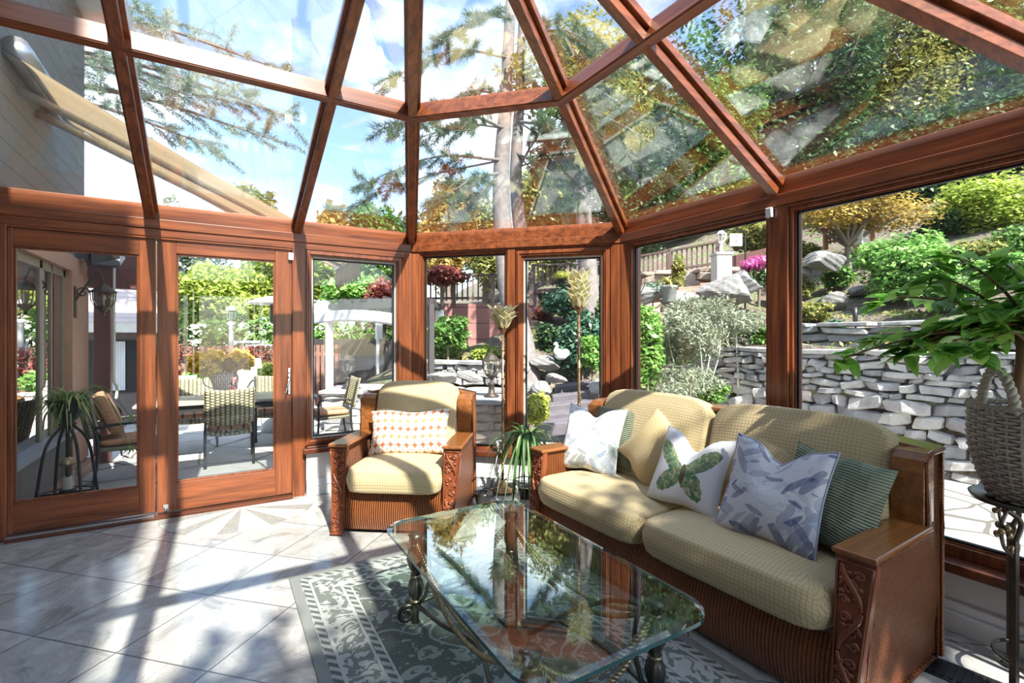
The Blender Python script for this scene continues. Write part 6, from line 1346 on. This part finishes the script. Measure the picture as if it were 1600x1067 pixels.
t = pot('flower_pot', a.lerp(b, .42) + V(-.10, -.15, .0), .12, .2, M['dark_clay'], 'pot of yellow flowers against the dark deck railing', 'potted plant'); leaf_cloud('flowers', [(0, 0, .26, .22, .22, .10)], 500, .03, LM['yellow'], t, 4, .3, .4)
a, b = at(978, 440, 11.8), at(1122, 420, 10.6); b.z = at(1122, 418, 10.6).z; h_ = at(1050, 393, 11.2).z - at(1050, 432, 11.2).z
runrail('stair_railing', a, b, h_, 'brown railing climbing to the right above the tan block wall', 'deck_wood', posts=3)
mb = MB(); P_ = (at(1000, 456, 11.2), at(1112, 438, 10.5)); 
stone_wall('garden_wall_block', [P_[0].xy, P_[1].xy], P_[1].z - .7, at(1080, 416, 10.2).z, .3, 'tan block wall below the climbing railing', 'tan_stone', (.14, .2), (.5, .8), 21, False)
q = at(1127, 440, 9.9); t = thing('gate_pillar', (q.x, q.y, q.z - .6), R(-30), 'pale square gate pillar at the end of the tan block wall', 'pillar'); hh = at(1127, 399, 9.9).z - q.z + .6; mb = MB(); mb.obox((0, 0, hh / 2), .30, .30, hh); mb.build('shaft', M['pale_stone'], t, bev=.01); mb = MB(); mb.obox((0, 0, hh + .02), .36, .36, .05); mb.build('cap', M['pale_stone'], t, bev=.01)
lantern((q.x, q.y, q.z - .6 + hh + .045 + .26 * .9), .9, 'white lantern on the pale gate pillar', post=True, mi='plastic')
M['red_step'] = flat('red_step', (.42, .18, .13), .7)
a0, b0_ = at(1010, 458, 9.9), at(1110, 448, 9.6)
for k in range(5):
    a, b = at(992 + k * 34, 462 - k * 6.5, 9.2 + .09 * k), at(1100 + k * 24, 455 - k * 6.5, 9.0 + .09 * k); mb = MB(); mb.prism([(a.x, a.y, a.z - .14), (b.x, b.y, b.z - .14), (b.x, b.y, b.z), (a.x, a.y, a.z)], (.14, .22, 0))
    tag(mb.build('red_step', M['red_step'], bev=.01), '%s red step below the tan block wall' % ('lowest', 'second', 'middle', 'fourth', 'topmost')[k], 'step', 'red steps on the slope')
a, b = at(1135, 425, 10.6), at(1212, 396, 10.2); mb = MB(); mb.prism([(a.x, a.y, a.z - .5), (b.x, b.y, b.z - .7), (b.x, b.y, at(1212, 384, 10.2).z), (a.x, a.y, at(1135, 402, 10.6).z)], (.06, .1, 0)); tag(mb.build('brown_board_wall', M['fascia']), 'dark brown board wall right of the gate pillar', 'garden wall')
# little hanging sign with lettering
q = at(1150, 368, 10.3); t = thing('hanging_sign', q, -YAW, 'small white hanging sign with dark letters among the leaves right of the gate pillar', 'sign')
sw, sh = .26, .22; mb = MB(); mb.box(-sw / 2, sw / 2, -.008, .008, -sh, .04); mb.build('board', M['white_paint'], t); mb = MB(); mb.tube([(-.2, 0, .11), (.2, 0, .09)], .012, 6); mb.tube([(-.1, 0, .04), (-.1, 0, .10)], .005, 5); mb.tube([(.1, 0, .04), (.1, 0, .10)], .005, 5); g0 = hill(q.x, q.y); mb.tube([(.2, 0, .10), (.2, .02, g0 - q.z - .1)], .018, 6); mb.build('hanger', M['iron'], t)
for k, (tx, z) in enumerate((('BITE', -.05), ('CA', -.15))):
    cu = bpy.data.curves.new('lettering', 'FONT'); cu.body = tx; cu.size = .105; cu.extrude = .002; cu.align_x = 'LEFT'; o = bpy.data.objects.new('lettering', cu); COL.objects.link(o); o.parent = t; o.location = (-.115, -.011, z); o.rotation_euler = (R(90), 0, 0); cu.materials.append(M['black']); me_ = o.to_mesh().copy() if 0 else bpy.data.meshes.new_from_object(o.evaluated_get(bpy.context.evaluated_depsgraph_get())); me_.materials.clear(); me_.materials.append(M['black']); o2 = bpy.data.objects.new('lettering', me_); COL.objects.link(o2); o2.parent = t; o2.location = o.location; o2.rotation_euler = o.rotation_euler; bpy.data.objects.remove(o)
# red fence and pale block beyond the young maple
runrail('red_fence', at(1290, 386, 11.6), at(1362, 372, 11.4), .62, 'red slatted fence behind the trunk of the young maple', 'red_step', step=.09, posts=2)
q = at(1342, 372, 11.0); mb = MB(); mb.obox((0, 0, 0), .38, .3, .34); o = mb.build('pale_block', M['pale_stone'], bev=.02); o.location = q; tag(o, 'sunlit pale stone block beside the young maple trunk', 'stone block')
a, b = at(1418, 352, 13.4), at(1560, 338, 12.8); mb = MB(); mb.prism([(a.x, a.y, a.z - .6), (b.x, b.y, b.z - .6), (b.x, b.y, at(1560, 322, 12.8).z), (a.x, a.y, at(1418, 332, 13.4).z)], (.1, .12, 0)); tag(mb.build('plum_board_wall', M['fascia']), 'plum brown board wall below the dark hedge', 'garden wall')
# mums, garden light, swan, fern
q = at(1190, 432, 8.9); t = pot('flower_pot', q - V(0, 0, .12), .2, .25, M['clay'], 'pot of pink mums high on the slope left of the window post', 'potted plant'); leaf_cloud('flowers', [(0, 0, .33, .34, .34, .16)], 1500, .035, LM['pink'], t, 6, .3, .5); leaf_cloud('leaves', [(0, 0, .1, .4, .4, .2)], 900, .05, LM['dark'], t, 7)
q = onhill(1337, 541, 6.95, 8.3); t = thing('garden_light', at(1337, 541, 7.5), 0, 'slim dark garden stake light on the terrace above the stone wall', 'garden light'); mb = MB(); mb.tube([(0, 0, -.1), (0, 0, .36)], .014, 8); mb.build('stake', M['alu'], t, smooth=True); mb = MB(); mb.tube([(-.01, 0, .33), (-.025, 0, .60)], [.03, .036], 12); mb.build('head', M['black'], t, smooth=True)
q = at(877, 562, 8.0); t = thing('swan_ornament', q, R(200), 'small white swan ornament on the flat boulder', 'ornament'); mb = MB(); mb.ball((0, 0, .07), (.15, .085, .075), 16, 10); mb.tube(curve([(.12, 0, .08), (.17, 0, .15), (.13, 0, .23), (.17, 0, .27), (.22, 0, .25)], 6), [.035] * 8 + [.025] * 10 + [.022, .02, .018, .016, .012, .01, .008], 9); mb.build('body', M['plastic'], t, smooth=True); mb = MB(); mb.ball((-.03, .06, .11), (.13, .03, .07), 12, 8); mb.ball((-.03, -.06, .11), (.13, .03, .07), 12, 8); mb.build('wing', M['plastic'], t, smooth=True)
q = at(1045, 452, 8.3); t = pot('urn_planter', q - V(0, 0, .22), .14, .28, M['slate_pot'], 'grey urn planter with olive fern before the red steps', 'potted plant'); mb = MB(); rg = random.Random(4)
for k in range(46): strap(mb, (0, 0, .30), rg.uniform(0, 6.28), rg.uniform(.15, .34), rg.uniform(.2, .36), rg.uniform(.2, .36), .016)
o = mb.build('fern', LM['olive'], t, smooth=True)
# garden steps between the rocks
M['slate'] = flat('slate_step', (.13, .115, .135), .8, vary=.25, sc=6, bump=.4)
for k in range(5):
    a, b = at(845 + 6 * k, 664 - 15 * k, 6.5 + .32 * k), at(915 + 7 * k, 656 - 15 * k, 6.35 + .32 * k); mb = MB(); mb.prism([(a.x, a.y, a.z - .17), (b.x, b.y, b.z - .17), (b.x, b.y, b.z), (a.x, a.y, a.z)], (.22, .34, 0)); tag(mb.build('garden_step', M['slate'], bev=.015), '%s of the slate garden steps outside the opening corner window' % ('lowest', 'second', 'third', 'fourth', 'topmost')[k], 'step', 'slate garden steps')
